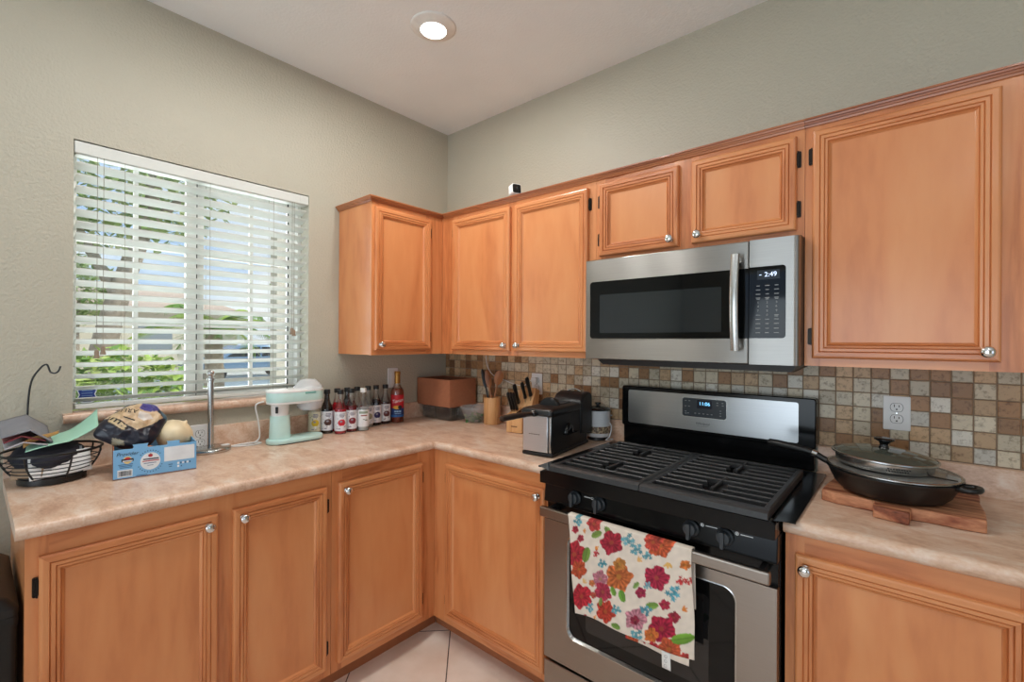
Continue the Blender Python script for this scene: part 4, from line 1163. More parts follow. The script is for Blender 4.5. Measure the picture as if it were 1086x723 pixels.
wrap([(-.014, .083), (.018, .083), (.018, .077), (-.014, .077)][::-1], c, .02925, -.5, 1, am)
wrap(ell(.014, .056, .009, .0025), c, .02925, -.5, 2, am); wrap(ell(.002, .060, .006, .0018), c, .02925, -.5, 2, am)
obj('label_art', am, [cmat('label_green', (150, 164, 146)), cmat('label_red', (150, 70, 66)), cmat('label_dgreen', (70, 100, 66))], lo, smooth=0)
bottle(.062, -.690, 'clear-necked syrup bottle at the back between the cherry and white-capped ones', (120, 30, 40), .120, (150, 40, 60))
bottle(.062, -.748, 'black-topped dark syrup bottle at the back against the wall', (28, 22, 24), .198, (60, 40, 40))
bottle(.072, -.630, 'pale syrup bottle half hidden behind the white-capped bottle', (180, 180, 172), .110, (150, 150, 120))
bottle(.062, -.572, 'syrup bottle of dark purple liquid with a navy picture on its label', (38, 14, 26), .142, (46, 40, 96))
bottle(.058, -.510, 'syrup bottle with a brown picture, beside the tall red-labelled bottle', (66, 20, 26), .120, (100, 44, 48))
# tall coffee syrup bottle
x, y = .076, -.441; c = (x, y, CT)
t = thing('syrup_bottle', 'tall syrup bottle with a red and blue label and gold neck foil', 'bottle', c)
TP = [(.034, .0005), (.0370, .004), (.0370, .176), (.0345, .188), (.022, .208), (.0165, .222), (.0150, .270), (.0165, .272), (.0165, .286)]
obj('glass', MB().lathe(TP, c, 28, cap1=False), M['glass'], t, smooth=50)
obj('syrup', MB().lathe([(.033, .004), (.0352, .008), (.0352, .172), (.033, .184), (.026, .196)], c, 28), cmat('amber_syrup', (140, 66, 46), .15), t, smooth=50)
obj('neck_foil', MB().lathe([(.0166, .224), (.0155, .272), (.0172, .274), (.0172, .290), (.015, .293), (.0005, .294)], c, 24, cap0=False, cap1=False), cmat('gold_foil', (176, 126, 58), .35, metal=.6), t)
lb = MB().lathe([(.0373, .034), (.0373, .160)], c, 28, cap0=False, cap1=False); lo = obj('label_paper', lb, cmat('label_bright_red', (196, 26, 40)), t, label='red paper label')
am = MB(); r_ = .0373; a0 = -.52
band = lambda z0, z1, m, h: am.lathe([(r_ + h, z0), (r_ + h, z1)], c, 28, m=m, cap0=False, cap1=False)
band(.034, .084, 0, .0002); band(.034, .046, 1, .0004)
wrap(ell(-.006, .089, .024, .010), c, r_, a0, 2, am, .0005); wrap(ell(.012, .090, .013, .011), c, r_, a0, 3, am, .0007)
def bend(size, txt, zc, shift, m, sh=0.0):
    am.text(txt, size, (0, 0, 0), (1, 0, 0), (0, 1, 0), m=m, shear=sh, fn=lambda u, v_: (x + (r_ + .0009) * math.cos(a0 + (u + shift) / r_), y + (r_ + .0009) * math.sin(a0 + (u + shift) / r_), CT + zc + v_ + .18 * u * (sh > 0)))
bend(.027, 'Torani', .126, .0, 4, .25)
for u0, u1, z0 in ((-.020, -.011, .0625), (-.009, .003, .0625), (.005, .018, .0625)): wrap([(u0, z0), (u1, z0), (u1, z0 + .008), (u0, z0 + .008)], c, r_, a0, 5, am, .0009)
wrap([(-.018, .056), (.018, .056), (.018, .053), (-.018, .053)][::-1], c, r_, a0, 5, am, .0009)
obj('label_art', am, [cmat('label_navy', (34, 58, 112)), cmat('label_blue2', (46, 104, 170)), cmat('label_yellow', (224, 168, 50)), cmat('label_black', (44, 32, 36)), cmat('label_white', (240, 240, 240)), cmat('label_sky', (150, 190, 225))], lo, smooth=0)

# ------------------------------------------------------------------ corner: deli tubs, cardboard box, salad bowl
def tub(cx, cy, hx, hy, label):
    t = thing('plastic_tub', label, 'container', (cx, cy, CT), 'clear tubs under the cardboard box')
    mb = MB(); n_ = 0; v = []
    for s, z in ((.86, CT + .0008), (.90, CT + .004), (1, CT + .074)):
        p = rrect(cx - hx * s, cx + hx * s, cy - hy * s, cy + hy * s, .014, 5); n_ = len(p); v += [(a, b, z) for a, b in p]
    mb.add(v, [list(range(n_))[::-1]] + [(j * n_ + i, j * n_ + (i + 1) % n_, (j + 1) * n_ + (i + 1) % n_, (j + 1) * n_ + i) for j in range(2) for i in range(n_)])
    for k in range(14):
        for yy in (cy - hy * .96,):
            xx = cx - hx * .8 + hx * 1.6 * k / 13; mb.box(xx - .002, xx + .002, yy - .001, yy + .001, CT + .006, CT + .066)
        yy = cy - hy * .8 + hy * 1.6 * k / 13; mb.box(cx + hx * .96 - .001, cx + hx * .96 + .001, yy - .002, yy + .002, CT + .006, CT + .066)
    obj('tub_body', mb, M['clear_plastic'], t)
    lm = MB().prism(rrect(cx - hx * 1.03, cx + hx * 1.03, cy - hy * 1.03, cy + hy * 1.03, .014, 5), lambda a, b, h: (a, b, h), CT + .074, CT + .082)
    obj('lid', lm, M['clear_plastic'], t)
tub(.095, -.140, .058, .094, 'clear ribbed plastic tub under the cardboard box, at the window wall')
tub(.228, -.138, .070, .094, 'clear ribbed plastic tub under the front corner of the cardboard box')
t = thing('cardboard_box', 'open brown cardboard box raised on clear tubs in the counter corner', 'box', (.16, -.145, CT + .083))
bx0, bx1, by0, by1, bz0, bz1 = .012, .308, -.249, -.034, CT + .083, CT + .243
w_ = .004
bm_ = MB().box(bx0, bx1, by0, by1, bz0, bz0 + w_)
bm_.box(bx0, bx1, by0, by0 + w_, bz0 + w_, bz1).box(bx0, bx1, by1 - w_, by1, bz0 + w_, bz1).box(bx0, bx0 + w_, by0 + w_, by1 - w_, bz0 + w_, bz1).box(bx1 - w_, bx1, by0 + w_, by1 - w_, bz0 + w_, bz1)
obj('carton', bm_, M['kraft'], t, bevel=.001)
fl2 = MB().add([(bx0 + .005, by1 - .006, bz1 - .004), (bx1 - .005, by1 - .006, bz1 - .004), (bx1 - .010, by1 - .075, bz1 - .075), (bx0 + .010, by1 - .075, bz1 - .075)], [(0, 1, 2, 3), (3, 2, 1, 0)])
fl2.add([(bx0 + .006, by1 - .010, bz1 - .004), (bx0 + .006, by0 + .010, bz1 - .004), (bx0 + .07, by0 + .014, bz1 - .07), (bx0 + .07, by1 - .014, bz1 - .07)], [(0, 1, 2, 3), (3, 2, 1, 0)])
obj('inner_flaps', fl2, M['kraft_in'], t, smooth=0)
x, y = .395, -.135
t = thing('salad_container', 'clear plastic bowl with green salad beside the cardboard box', 'container', (x, y, CT))
obj('bowl', MB().lathe([(.045, CT + .001), (.048, CT + .003), (.076, CT + .078), (.081, CT + .080), (.081, CT + .084)], (x, y, 0), 36, cap1=False), M['bowl_plastic'], t, smooth=60)
obj('lid', MB().lathe([(.082, CT + .084), (.083, CT + .090), (.076, CT + .092), (.070, CT + .088), (.0005, CT + .088)], (x, y, 0), 36, cap0=False, cap1=False), M['bowl_plastic'], t, smooth=60)
lf = MB(); rr_ = random.Random(4)
for k in range(70):
    a = rr_.uniform(0, 6.28); rad = .05 * math.sqrt(rr_.random()); z = CT + .006 + rr_.random() * .040
    rad = min(rad * (1 + (z - CT) * 6), .056); px_, py_ = x + rad * math.cos(a), y + rad * math.sin(a); b = rr_.uniform(0, 6.28); s = .014
    d1 = Vector((math.cos(b), math.sin(b), rr_.uniform(-.5, .5))) * s; d2 = Vector((-math.sin(b), math.cos(b), rr_.uniform(-.5, .5))) * s * .7
    p = Vector((px_, py_, z)); lf.add([p - d1, p + d2, p + d1, p - d2], [(0, 1, 2, 3)])
o = obj('salad_leaves', lf, cmat('salad_green', (92, 128, 66), .6, var=.3, nscale=60), t, smooth=0); o['kind'] = 'stuff'

# ------------------------------------------------------------------ utensil crock
x, y = .516, -.112
t = thing('utensil_crock', 'round bamboo utensil holder between the salad bowl and the knife block', 'utensil holder', (x, y, CT))
obj('cup', MB().lathe([(.046, CT + .0005), (.048, CT + .003), (.048, CT + .150), (.046, CT + .152), (.042, CT + .150), (.042, CT + .012), (.0005, CT + .012)], (x, y, 0), 36, cap1=False), M['bamboo'], t)
def spoon(name, label, p0, p1, w_, l_, matn, cat='spoon'):
    p0, p1 = Vector(p0), Vector(p1); d = (p1 - p0).normalized()
    side = d.cross(Vector((.79, -.60, 0))).normalized(); nrm = side.cross(d)
    tt = thing(name, label, cat, p0)
    obj('shaft', MB().tube([p0, p0.lerp(p1, .6), p1 - d * l_ * .8], [.0055, .0055, .005], 10), matn, tt)
    mb = MB(); v = []; f = []; n_ = 18
    for h, q in ((-.0035, .86), (-.001, 1.0), (.002, 1.0), (.0035, .86)):
        for i in range(n_):
            a = 2 * PI * i / n_; v.append(p1 - d * l_ / 2 * 0 + side * (w_ * q * math.cos(a)) - d * (l_ / 2) + d * (l_ / 2 * q * math.sin(a)) + nrm * h)
    f = [list(range(n_))[::-1], [3 * n_ + i for i in range(n_)]] + [(j * n_ + i, j * n_ + (i + 1) % n_, (j + 1) * n_ + (i + 1) % n_, (j + 1) * n_ + i) for j in range(3) for i in range(n_)]
    mb.add(v, f); obj('head', mb, matn, tt)
spoon('wooden_spoon', 'broad wooden spoon standing in the bamboo holder', (.500, -.112, CT + .02), (.545, -.078, 1.228), .026, .085, M['spoonwood'])
spoon('wooden_spatula', 'slim wooden paddle standing in the bamboo holder', (.530, -.106, CT + .02), (.478, -.118, 1.232), .018, .110, M['spoonwood'], 'spatula')
spoon('black_spatula', 'black kitchen utensil leaning left in the bamboo holder', (.535, -.125, CT + .02), (.452, -.130, 1.235), .012, .120, M['black_plastic'], 'spatula')

# ------------------------------------------------------------------ knife block
KX = Matrix.Translation((.772, -.150, CT)) @ Matrix.Rotation(R(8), 4, 'Z')
t = thing('knife_block', 'slanted light wood knife block full of black-handled knives', 'knife block', (.772, -.150, CT))
kb = MB(); kb.xf = KX
poly = [(-.085, .001), (.062, .001), (.098, .205), (.055, .222), (.005, .118), (-.085, .092)]    # profile along depth (front = -)
kb.prism([(a, b) for a, b in poly], lambda a, b, h: (h, a, b), -.048, .048)
kbo = obj('block', kb, M['bamboo'], t, bevel=.003)
sb = MB(); sb.xf = KX
sb.prism([(-.086, .030), (-.086, .036), (-.0855, .036), (-.0855, .030)], lambda a, b, h: (h, a, b), -.018, .018)
obj('stamp', sb, cmat('burnt_mark', (120, 80, 50)), kbo, smooth=0)
def knife(lx, ly, lz, ln, name, label, big=1.0):
    d = Vector((0, -.42, .91)).normalized()
    p = KX @ Vector((lx, ly, lz)); D = (KX.to_3x3() @ d)
    S = KX.to_3x3() @ Vector((1, 0, 0)); Nn = S.cross(D)
    tt = thing(name, label, 'knife', p, 'knives in the wooden block')
    mb = MB(); n_ = 12; v = []; prof = ((0, .85), (.02, 1), (.25, .85), (.55, .95), (.85, 1.15), (.97, .9), (1, .5))
    for q, s in prof:
        for i in range(n_):
            a = 2 * PI * i / n_
            v.append(p + D * (.012 + (ln - .012) * q) + S * (.0075 * big * s * math.cos(a)) + Nn * (.0125 * big * s * math.sin(a)))
    f = [list(range(n_)), [(len(prof) - 1) * n_ + i for i in range(n_)][::-1]] + [(j * n_ + i, (j + 1) * n_ + i, (j + 1) * n_ + (i + 1) % n_, j * n_ + (i + 1) % n_) for j in range(len(prof) - 1) for i in range(n_)]
    mb.add(v, f); obj('handle', mb, M['black_plastic'], tt)
    bl_ = MB(); bl_.add([p + D * .014 + S * .0015 * sx + Nn * (.011 * big * sy) for sx in (-1, 1) for sy in (-1, 1)] + [p - D * .03 + S * .0015 * sx + Nn * (.011 * big * sy) for sx in (-1, 1) for sy in (-1, 1)],
                        [(0, 1, 3, 2), (4, 6, 7, 5), (0, 4, 5, 1), (1, 5, 7, 3), (3, 7, 6, 2), (2, 6, 4, 0)])
    obj('blade', bl_, M['steel_plain'], tt, smooth=0)
knife(-.030, .012, .130, .125, 'kitchen_knife', 'tall black knife handle at the upper left of the knife block', 1.1)
knife(.005, .024, .158, .105, 'kitchen_knife', 'black knife handle in the middle of the upper row of the block', 1.05)
knife(.034, .030, .172, .120, 'kitchen_knife', 'single black knife handle at the upper right of the knife block', 1.15)
for k in range(6):
    lx = -.038 + .0150 * k
    if k < 3: knife(lx, -.042 + .002 * k, .104, .112, 'steak_knife', ('leftmost', 'second', 'third')[k] + ' black steak knife handle in the lower row of the block', .85)
for k in range(4):
    hl = MB(); hl.xf = KX; xx = .008 + .011 * k
    hl.prism([(-.073, .0955), (-.020, .111), (-.020, .117), (-.073, .1015)], lambda a, b, h: (h, a, b), xx - .003, xx + .003)
    tt = thing('steak_knife', ['first', 'second', 'third', 'last'][k] + ' pale knife end in the lower row, right of the black handles', 'knife', KX @ Vector((xx, -.04, .105)), 'knives in the wooden block')
    obj('handle', hl, M['steel_plain'], tt, smooth=0)

# ------------------------------------------------------------------ deep fryer
FX = Matrix.Translation((1.095, -.541, CT)) @ Matrix.Rotation(R(7), 4, 'Z')
t = thing('deep_fryer', 'stainless and black deep fryer with its basket handle sticking out', 'deep fryer', (1.13, -.38, CT))
def fx(): m_ = MB(); m_.xf = FX; return m_
Wf = lambda a, b, h: (a, -h, b)
b_ = fx(); b_.box(.002, .134, .004, .345, .014, .168); obj('housing', b_, M['black_fryer'], t, bevel=.006)
b_ = fx(); b_.box(-.004, .138, -.004, .350, .0015, .016); obj('base', b_, M['black_plastic'], t, bevel=.004)
b_ = fx(); b_.box(.000, .118, -.005, .006, .018, .166); fp = obj('front_panel', b_, M['fryer_steel'], t, bevel=.003)
b_ = fx(); b_.box(.121, .133, -.004, .006, .018, .166); obj('corner_strip', b_, M['steel_plain'], t, bevel=.003)
b_ = fx()
for k in range(7): b_.box(.030 + .0075 * k, .0355 + .0075 * k, -.0056, -.0050, .088, .0905)
obj('maker_lettering', b_, M['knob'], fp, smooth=0)
# lid
b_ = fx()
lv = [(-.006, .141, -.012, .262, .168), (-.008, .143, -.016, .264, .172), (-.008, .143, -.016, .264, .186), (-.002, .137, -.010, .262, .194), (.012, .122, .006, .255, .197)]
v = []; n_ = 0
for x0, x1, y0, y1, z in lv:
    p = rrect(x0, x1, y0, y1, .016, 5); n_ = len(p); v += [(a, b, z) for a, b in p]
b_.add(v, [list(range(n_))[::-1], [(len(lv) - 1) * n_ + i for i in range(n_)]] + [(j * n_ + i, j * n_ + (i + 1) % n_, (j + 1) * n_ + (i + 1) % n_, (j + 1) * n_ + i) for j in range(len(lv) - 1) for i in range(n_)])
lo = obj('lid', b_, M['black_plastic'], t)
b_ = fx(); v = []
for i in range(13):
    a = PI * i / 12
    for (dy, s) in ((-.012, .92), (-.008, 1), (.008, 1), (.012, .92)):
        v.append((.062 - .046 * s * math.cos(a), .115 + dy, .195 + .034 * s * math.sin(a)))
f = [(i * 4 + k, i * 4 + k + 1, (i + 1) * 4 + k + 1, (i + 1) * 4 + k) for i in range(12) for k in range(3)]
f += [[i * 4 for i in range(13)], [i * 4 + 3 for i in range(13)][::-1]]
b_.add(v, f); obj('lid_grip', b_, M['black_plastic'], lo)
b_ = fx(); b_.box(.030, .100, .150, .235, .1965, .2005); obj('lid_vent', b_, M['knob'], lo, bevel=.002)
# rear control head
b_ = fx()
b_.prism([(.262, .055), (.380, .040), (.386, .060), (.386, .205), (.378, .226), (.362, .236), (.335, .238), (.290, .225), (.262, .198)], lambda a, b, h: (h, a, b), -.006, .141)
ho = obj('control_head', b_, M['black_fryer'], t, bevel=.010, seg=3)
b_ = fx()
v = []
for k in range(9):
    a = PI * k / 8; v.append((.030 + .07 * k / 8, .345 + .004 * math.sin(a), .2365 + .010 * math.sin(a)))
b_.tube(v, .004, 8); obj('carry_handle', b_, M['steel_plain'], ho)
b_ = fx()
b_.tube(smoothpath([(.085, .38, .237), (.11, .35, .243), (.125, .31, .236)], 5), .0025, 6); obj('head_trim', b_, M['steel_plain'], ho)
# side recess grip
b_ = fx(); v = []
for j in range(7):
    tt_ = j / 6
    for i in range(13):
        a = PI * i / 12; rr_ = .036 * (1 - tt_ ** 2 * .85)
        v.append((.1335 + .017 * math.sin(tt_ * PI / 2), .150 - rr_ * math.cos(a), .082 + rr_ * 1.15 * math.sin(a)))
f = [(j * 13 + i, j * 13 + i + 1, (j + 1) * 13 + i + 1, (j + 1) * 13 + i) for j in range(6) for i in range(12)]
f.append([j * 13 for j in range(7)] + [j * 13 + 12 for j in range(6, -1, -1)])
b_.add(v, f); b_.box(.133, .152, .098, .202, .078, .083)
obj('side_grip', b_, M['black_gloss'], t)
# basket handle
b_ = fx()
b_.tube(smoothpath([(.062, -.012, .174), (.060, -.040, .176), (.052, -.075, .177), (.035, -.130, .176), (.020, -.172, .173), (.016, -.186, .171)], 5), [.009] * 5 + [.010] * 5 + [.0115] * 5 + [.0125] * 5 + [.0125] * 5 + [.008], 12)
bh = obj('basket_handle', b_, M['handle_brown'], t)
b_ = fx(); b_.box(.046, .078, -.040, -.006, .166, .183); obj('handle_collar', b_, M['black_plastic'], bh, bevel=.004)
b_ = fx(); b_.box(.056, .068, -.034, -.018, .183, .188); obj('release_button', b_, M['steel_plain'], bh, bevel=.002)

# ------------------------------------------------------------------ little slow cooker
x, y = 1.176, -.072
t = thing('slow_cooker', 'small round white slow cooker with a brown patterned band, behind the fryer', 'slow cooker', (x, y, CT))
ft_ = MB().lathe([(.046, CT + .0005), (.050, CT + .003), (.048, CT + .016)], (x, y, 0), 24); obj('foot', ft_, M['black_plastic'], t)
obj('pot', MB().lathe([(.046, CT + .015), (.056, CT + .018), (.0605, CT + .026), (.0605, CT + .136), (.0615, CT + .140), (.058, CT + .142)], (x, y, 0), 36), M['cooker_white'], t)
obj('band', MB().lathe([(.0608, CT + .036), (.0610, CT + .038), (.0610, CT + .066), (.0608, CT + .068)], (x, y, 0), 36, cap0=False, cap1=False), M['band'], t, label='band of brown flower pattern')
lo = obj('lid', MB().lathe([(.0600, CT + .142), (.061, CT + .146), (.050, CT + .154), (.020, CT + .160), (.0005, CT + .161)], (x, y, 0), 36, cap1=False), M['dark_glass'], t)
obj('lid_knob', MB().lathe([(.008, CT + .159), (.007, CT + .166), (.015, CT + .170), (.014, CT + .176), (.0005, CT + .178)], (x, y, 0), 20, cap1=False), M['black_plastic'], lo)
for a in (R(-115), R(65)):
    cx, cy = x + .0605 * math.cos(a), y + .0605 * math.sin(a); px_, py_ = -math.sin(a), math.cos(a)
    hp_ = smoothpath([(cx - .018 * px_, cy - .018 * py_, CT + .112), (cx - .014 * px_ + .012 * math.cos(a), cy - .014 * py_ + .012 * math.sin(a), CT + .112), (cx + .014 * px_ + .012 * math.cos(a), cy + .014 * py_ + .012 * math.sin(a), CT + .112), (cx + .018 * px_, cy + .018 * py_, CT + .112)], 5)
    obj('side_handle', MB().tube(hp_, .004, 8), M['cooker_white'], t)
cd = smoothpath([(x + .0615, y + .004, CT + .085), (x + .072, y + .002, CT + .072), (x + .073, y - .002, CT + .045), (x + .066, y - .006, CT + .020), (x + .056, y - .020, CT + .0045), (x + .066, y + .030, CT + .0045)], 6)
obj('cord', MB().tube(cd, .0025, 6), M['cooker_white'], t)

# ------------------------------------------------------------------ cutting board, skillet, lids
BZ = CT + .032
t = thing('cutting_board', 'rustic reddish wood cutting board under the black skillet', 'cutting board', (2.30, -.26, CT))
bd = MB()
edge = [(2.122, -.388), (2.16, -.404), (2.20, -.407), (2.247, -.412), (2.247, -.462), (2.322, -.478), (2.326, -.424), (2.37, -.418), (2.42, -.423), (2.468, -.418), (2.473, -.33), (2.470, -.24), (2.476, -.16), (2.474, -.075), (2.40, -.068), (2.32, -.072), (2.24, -.066), (2.150, -.070), (2.140, -.15), (2.135, -.23), (2.126, -.31)]
bd.prism(edge, lambda a, b, h: (a, b, h), CT + .0008, BZ)
o = obj('plank', bd, M['board'], t, bevel=.003)
PCX, PCY = 2.279, -.300
PX_ = Matrix.Translation((PCX, PCY, BZ + .001)) @ Matrix.Rotation(R(1.2), 4, 'Y')
def px(): m_ = MB(); m_.xf = PX_; return m_
t = thing('skillet', 'large black skillet with a long handle resting on the wooden board', 'pan', (PCX, PCY, BZ))
b_ = px(); b_.lathe([(.112, .004), (.120, .005), (.134, .020), (.150, .054), (.1545, .062), (.157, .064), (.157, .067), (.153, .066), (.146, .052), (.128, .014), (.0005, .010)], (0, 0, 0), 64, cap1=False)
pan = obj('pan_body', b_, M['pan_black'], t, smooth=50)
# helper handle to the right
b_ = px(); hs = R(-16)
def pol(r_, a, z): return (r_ * math.cos(a), r_ * math.sin(a), z)
b_.tube(smoothpath([pol(.150, hs - .16, .058), pol(.176, hs - .15, .060), pol(.187, hs - .07, .061), pol(.187, hs + .07, .061), pol(.176, hs + .15, .060), pol(.150, hs + .16, .058)], 6), .0075, 10)
obj('helper_handle', b_, M['pan_black'], pan)
# long handle over the range
b_ = px(); ha = R(172)
hp_ = [pol(.152, ha, .058), pol(.172, ha, .066), pol(.19, ha, .075)]
b_.tube(smoothpath(hp_, 5), [.010] * 11, 10)
ba = obj('handle_bracket', b_, M['pan_black'], pan)
b_ = px(); b_.tube([pol(.186, ha, .074), pol(.200, ha, .078)], [.0115, .0110], 14); obj('steel_ferrule', b_, M['chrome'], pan)
b_ = px(); L_ = [pol(.198, ha, .078), pol(.215, ha, .081), pol(.25, ha, .084), pol(.30, ha, .087), pol(.328, ha, .0885), pol(.335, ha, .0885)]
b_.tube(L_, [.010, .0115, .0125, .0130, .0115, .006], 14); obj('long_handle', b_, M['black_plastic'], pan, label='long black grip with a chrome ferrule')
t2 = thing('glass_lid', 'flat grey-glass lid with a dark rim closing the skillet', 'lid', PX_ @ Vector((0, 0, .067)))
b_ = px(); b_.lathe([(.1535, .0672), (.156, .070), (.156, .073), (.152, .0745), (.149, .073), (.149, .0675)], (0, 0, 0), 64, cap0=False, cap1=False); obj('rim', b_, M['steel_plain'], t2)
b_ = px(); b_.lathe([(.1488, .0685), (.1488, .0725), (.10, .0765), (.0005, .079)], (0, 0, 0), 64, cap1=False); po = obj('glass_plate', b_, M['grey_glass'], t2, smooth=60)
b_ = px(); b_.tube([(.060, -.055, .0795), (.139, -.050, .0758)], .0018, 6); obj('seam_wire', b_, M['bronze'], po)
LX = Matrix.Translation((PCX - .017, PCY - .005, BZ + .081)) @ Matrix.Rotation(R(2.6), 4, 'Y')
def lx(): m_ = MB(); m_.xf = LX; return m_
t3 = thing('strainer_lid', 'smaller domed glass lid with a steel strainer band lying on top of the skillet', 'lid', LX @ Vector((0, 0, 0)))
b_ = lx(); b_.lathe([(.104, .001), (.112, .001), (.1135, .003), (.1165, .024), (.1235, .026), (.1255, .028), (.1255, .0315), (.121, .0325)], (0, 0, 0), 64, cap0=False, cap1=False)
bd_ = obj('steel_band', b_, M['steel_plain'], t3)
b_ = lx()
for row in range(2):
    for k in range(9):
        a = R(-84) + k * .052 + row * .026; z = .010 + row * .0065
        b_.ball(pol(.1146 + row * .0012, a, z), .0021, 8, 6)
obj('drain_holes', b_, M['black_matte'], bd_)
b_ = lx(); b_.lathe([(.121, .0318), (.10, .040), (.06, .048), (.0005, .051)], (0, 0, 0), 64, cap0=False, cap1=False)
gl_ = obj('glass_dome', b_, M['green_glass'], t3, smooth=60)
b_ = lx(); b_.lathe([(.014, .050), (.011, .055), (.010, .062), (.013, .068), (.024, .074), (.0245, .078), (.018, .0805), (.0005, .0795)], (0, 0, 0), 28, cap0=False, cap1=False)
obj('lid_knob', b_, M['black_gloss'], t3, smooth=50)

M['dark_cloth'] = pm('dark_cloth', (44, 44, 54), .85, var=.2, nscale=40, bump=.3, bscale=90)
M['mint_sheet'] = pm('mint_sheet', (160, 208, 184), .35, var=.06, nscale=12)
M['onion_pale'] = pm('pale_onion', (232, 212, 174), .33, var=.16, nscale=16, stretch=(1, 1, .25))
M['onion_brown'] = pm('brown_onion', (206, 142, 98), .35, var=.14, nscale=14, stretch=(1, 1, .3))
M['gravel'] = pm('pale_gravel', (206, 198, 184), .9, var=.12, nscale=14)
M['asphalt'] = pm('pale_asphalt', (150, 164, 172), .8, var=.05)
M['concrete'] = pm('pale_concrete', (214, 210, 202), .85, var=.04)
M['bark'] = pm('bark', (166, 152, 136), .85, var=.2, nscale=20)
M['stucco'] = pm('cream_stucco', (226, 218, 200), .85, var=.04)
M['rooftile'] = pm('clay_roof', (206, 184, 168), .8, var=.1)
# ------------------------------------------------------------------ wire basket with mail
BX, BY = .150, -1.866
t = thing('wire_basket', 'black wire fruit basket with a tall banana hook, at the end of the counter', 'basket', (BX, BY, CT))
b_ = MB().lathe([(.078, CT + .0005), (.084, CT + .003), (.084, CT + .020), (.080, CT + .022), (.074, CT + .010), (.0005, CT + .009)], (BX, BY, 0), 40, cap1=False)
obj('base', b_, M['black_plastic'], t, smooth=50)
def brad(k): return .082 + (.1235 - .082) * math.sin(k * PI / 2) ** .9
def bz(k): return CT + .018 + .084 * k
for k, wr_ in ((.12, .0017), (.28, .0017), (.44, .0017), (.60, .0017), (.78, .0017), (1.0, .0042)):
    rr_ = brad(k); pts = [(BX + rr_ * math.cos(2 * PI * i / 40), BY + rr_ * math.sin(2 * PI * i / 40), bz(k)) for i in range(40)]
    obj('rim' if k == 1.0 else 'wire_ring', MB().tube(pts, wr_, 6, closed=True), M['black_plastic'], t)
for q in range(7):
    a = 2 * PI * q / 7 - .62
    obj('rib', MB().tube([(BX + brad(k / 8) * math.cos(a), BY + brad(k / 8) * math.sin(a), bz(k / 8)) for k in range(9)], .0028, 6), M['black_plastic'], t)
hk = smoothpath([(.034, -1.912, 1.02), (.032, -1.919, 1.06), (.031, -1.919, 1.111), (.034, -1.916, 1.200), (.042, -1.908, 1.257), (.054, -1.889, 1.295), (.062, -1.877, 1.3065), (.066, -1.872, 1.300), (.071, -1.867, 1.281), (.078, -1.857, 1.276), (.084, -1.848, 1.283), (.088, -1.843, 1.300)], 6)
obj('banana_hook', MB().tube(hk, .0028, 8), M['black_plastic'], t)
t = thing('cloth_bundle', 'dark bundled cloth filling the wire basket under the papers', 'cloth', (.135, -1.875, .95))
b_ = MB().ball((.132, -1.876, 1.003), 1.0, 36, 20, sc_=(.086, .090, .058), fn=lambda d: 1 + .10 * noise.noise(d * 2.6) + .05 * noise.noise(d * 6))
obj('cloth', b_, M['dark_cloth'], t, smooth=80)
def sheet(name, label, cat, fn, mat, nu=16, nv=10, th=.0015, group=None):
    b_ = MB().grid(fn, nu, nv); o = obj(name, b_, mat, None, smooth=60, loc=b_.v[0])
    sd = o.modifiers.new('thick', 'SOLIDIFY'); sd.thickness = th; sd.offset = 0
    return props(o, label, cat, group)
def tent(y0, z0, yr, zr, y1, z1, xa, xb, dz):
    def fn(s, q):
        k = .5
        if s < .5: y, z = y0 + (yr - y0) * s * 2, z0 + (zr - z0) * s * 2
        else: y, z = yr + (y1 - yr) * (s - .5) * 2, zr + (z1 - zr) * (s - .5) * 2
        return (xa + (xb - xa) * q, y, z + dz * (1 - q) - .006 * math.sin(PI * q))
    return fn
sheet('booklet', 'grey folded booklet tented over the top of the wire basket', 'booklet', tent(-1.986, 1.090, -1.922, 1.106, -1.872, 1.060, .040, .215, .030), cmat('grey_paper', (132, 132, 138), .6), th=.004)
sheet('booklet', 'maroon-edged folded booklet under the grey one in the basket', 'booklet', tent(-1.980, 1.074, -1.942, 1.090, -1.888, 1.068, .06, .222, .016), cmat('maroon_paper', (112, 34, 44), .6), th=.003)
sheet('booklet', 'pale grey booklet lowest of the tented stack in the basket', 'booklet', tent(-1.978, 1.056, -1.938, 1.072, -1.884, 1.056, .07, .232, .012), cmat('pale_grey_paper', (176, 172, 176), .6), th=.003)
def mint_fn(s, q):
    y = -1.935 + .178 * s; z = 1.042 + .018 * s + .055 * max(0, s - .55) ** 1.3 * 2 + .006 * math.sin(4 * s)
    return (.235 - .10 * q - .05 * s * s, y + .010 * q, z + (.012 + .035 * s * s) * q)
sheet('green_sheet', 'mint green glossy sheet curling up at the right of the wire basket', 'paper', mint_fn, M['mint_sheet'], th=.002)
def strap_fn(s, q):
    return (.215 - .035 * s, -1.938 + .082 * s, 1.062 + .028 * s + .004 * math.sin(5 * s) + (.020 - .012 * s) * (q - .5) + .004 * math.sin(PI * q))
sheet('tan_strap', 'tan strap lying across the mint green sheet in the basket', 'strap', strap_fn, cmat('tan_leather', (206, 158, 96), .55), th=.004)
def env_fn(c, a, tilt, L, Hh):
    ca, sa = math.cos(a), math.sin(a)
    return lambda s, q: (c[0] - sa * (s - .5) * L - ca * (q - .5) * Hh * math.sin(tilt), c[1] + ca * (s - .5) * L - sa * (q - .5) * Hh * math.sin(tilt), c[2] + (q - .5) * Hh * math.cos(tilt) + .006 * (s - .5))
sheet('envelope', 'white envelope nearest the front wires inside the basket', 'envelope', env_fn((.205, -1.852, .985), .10, .35, .150, .075), M['paper'], th=.002, group='envelopes in the wire basket')
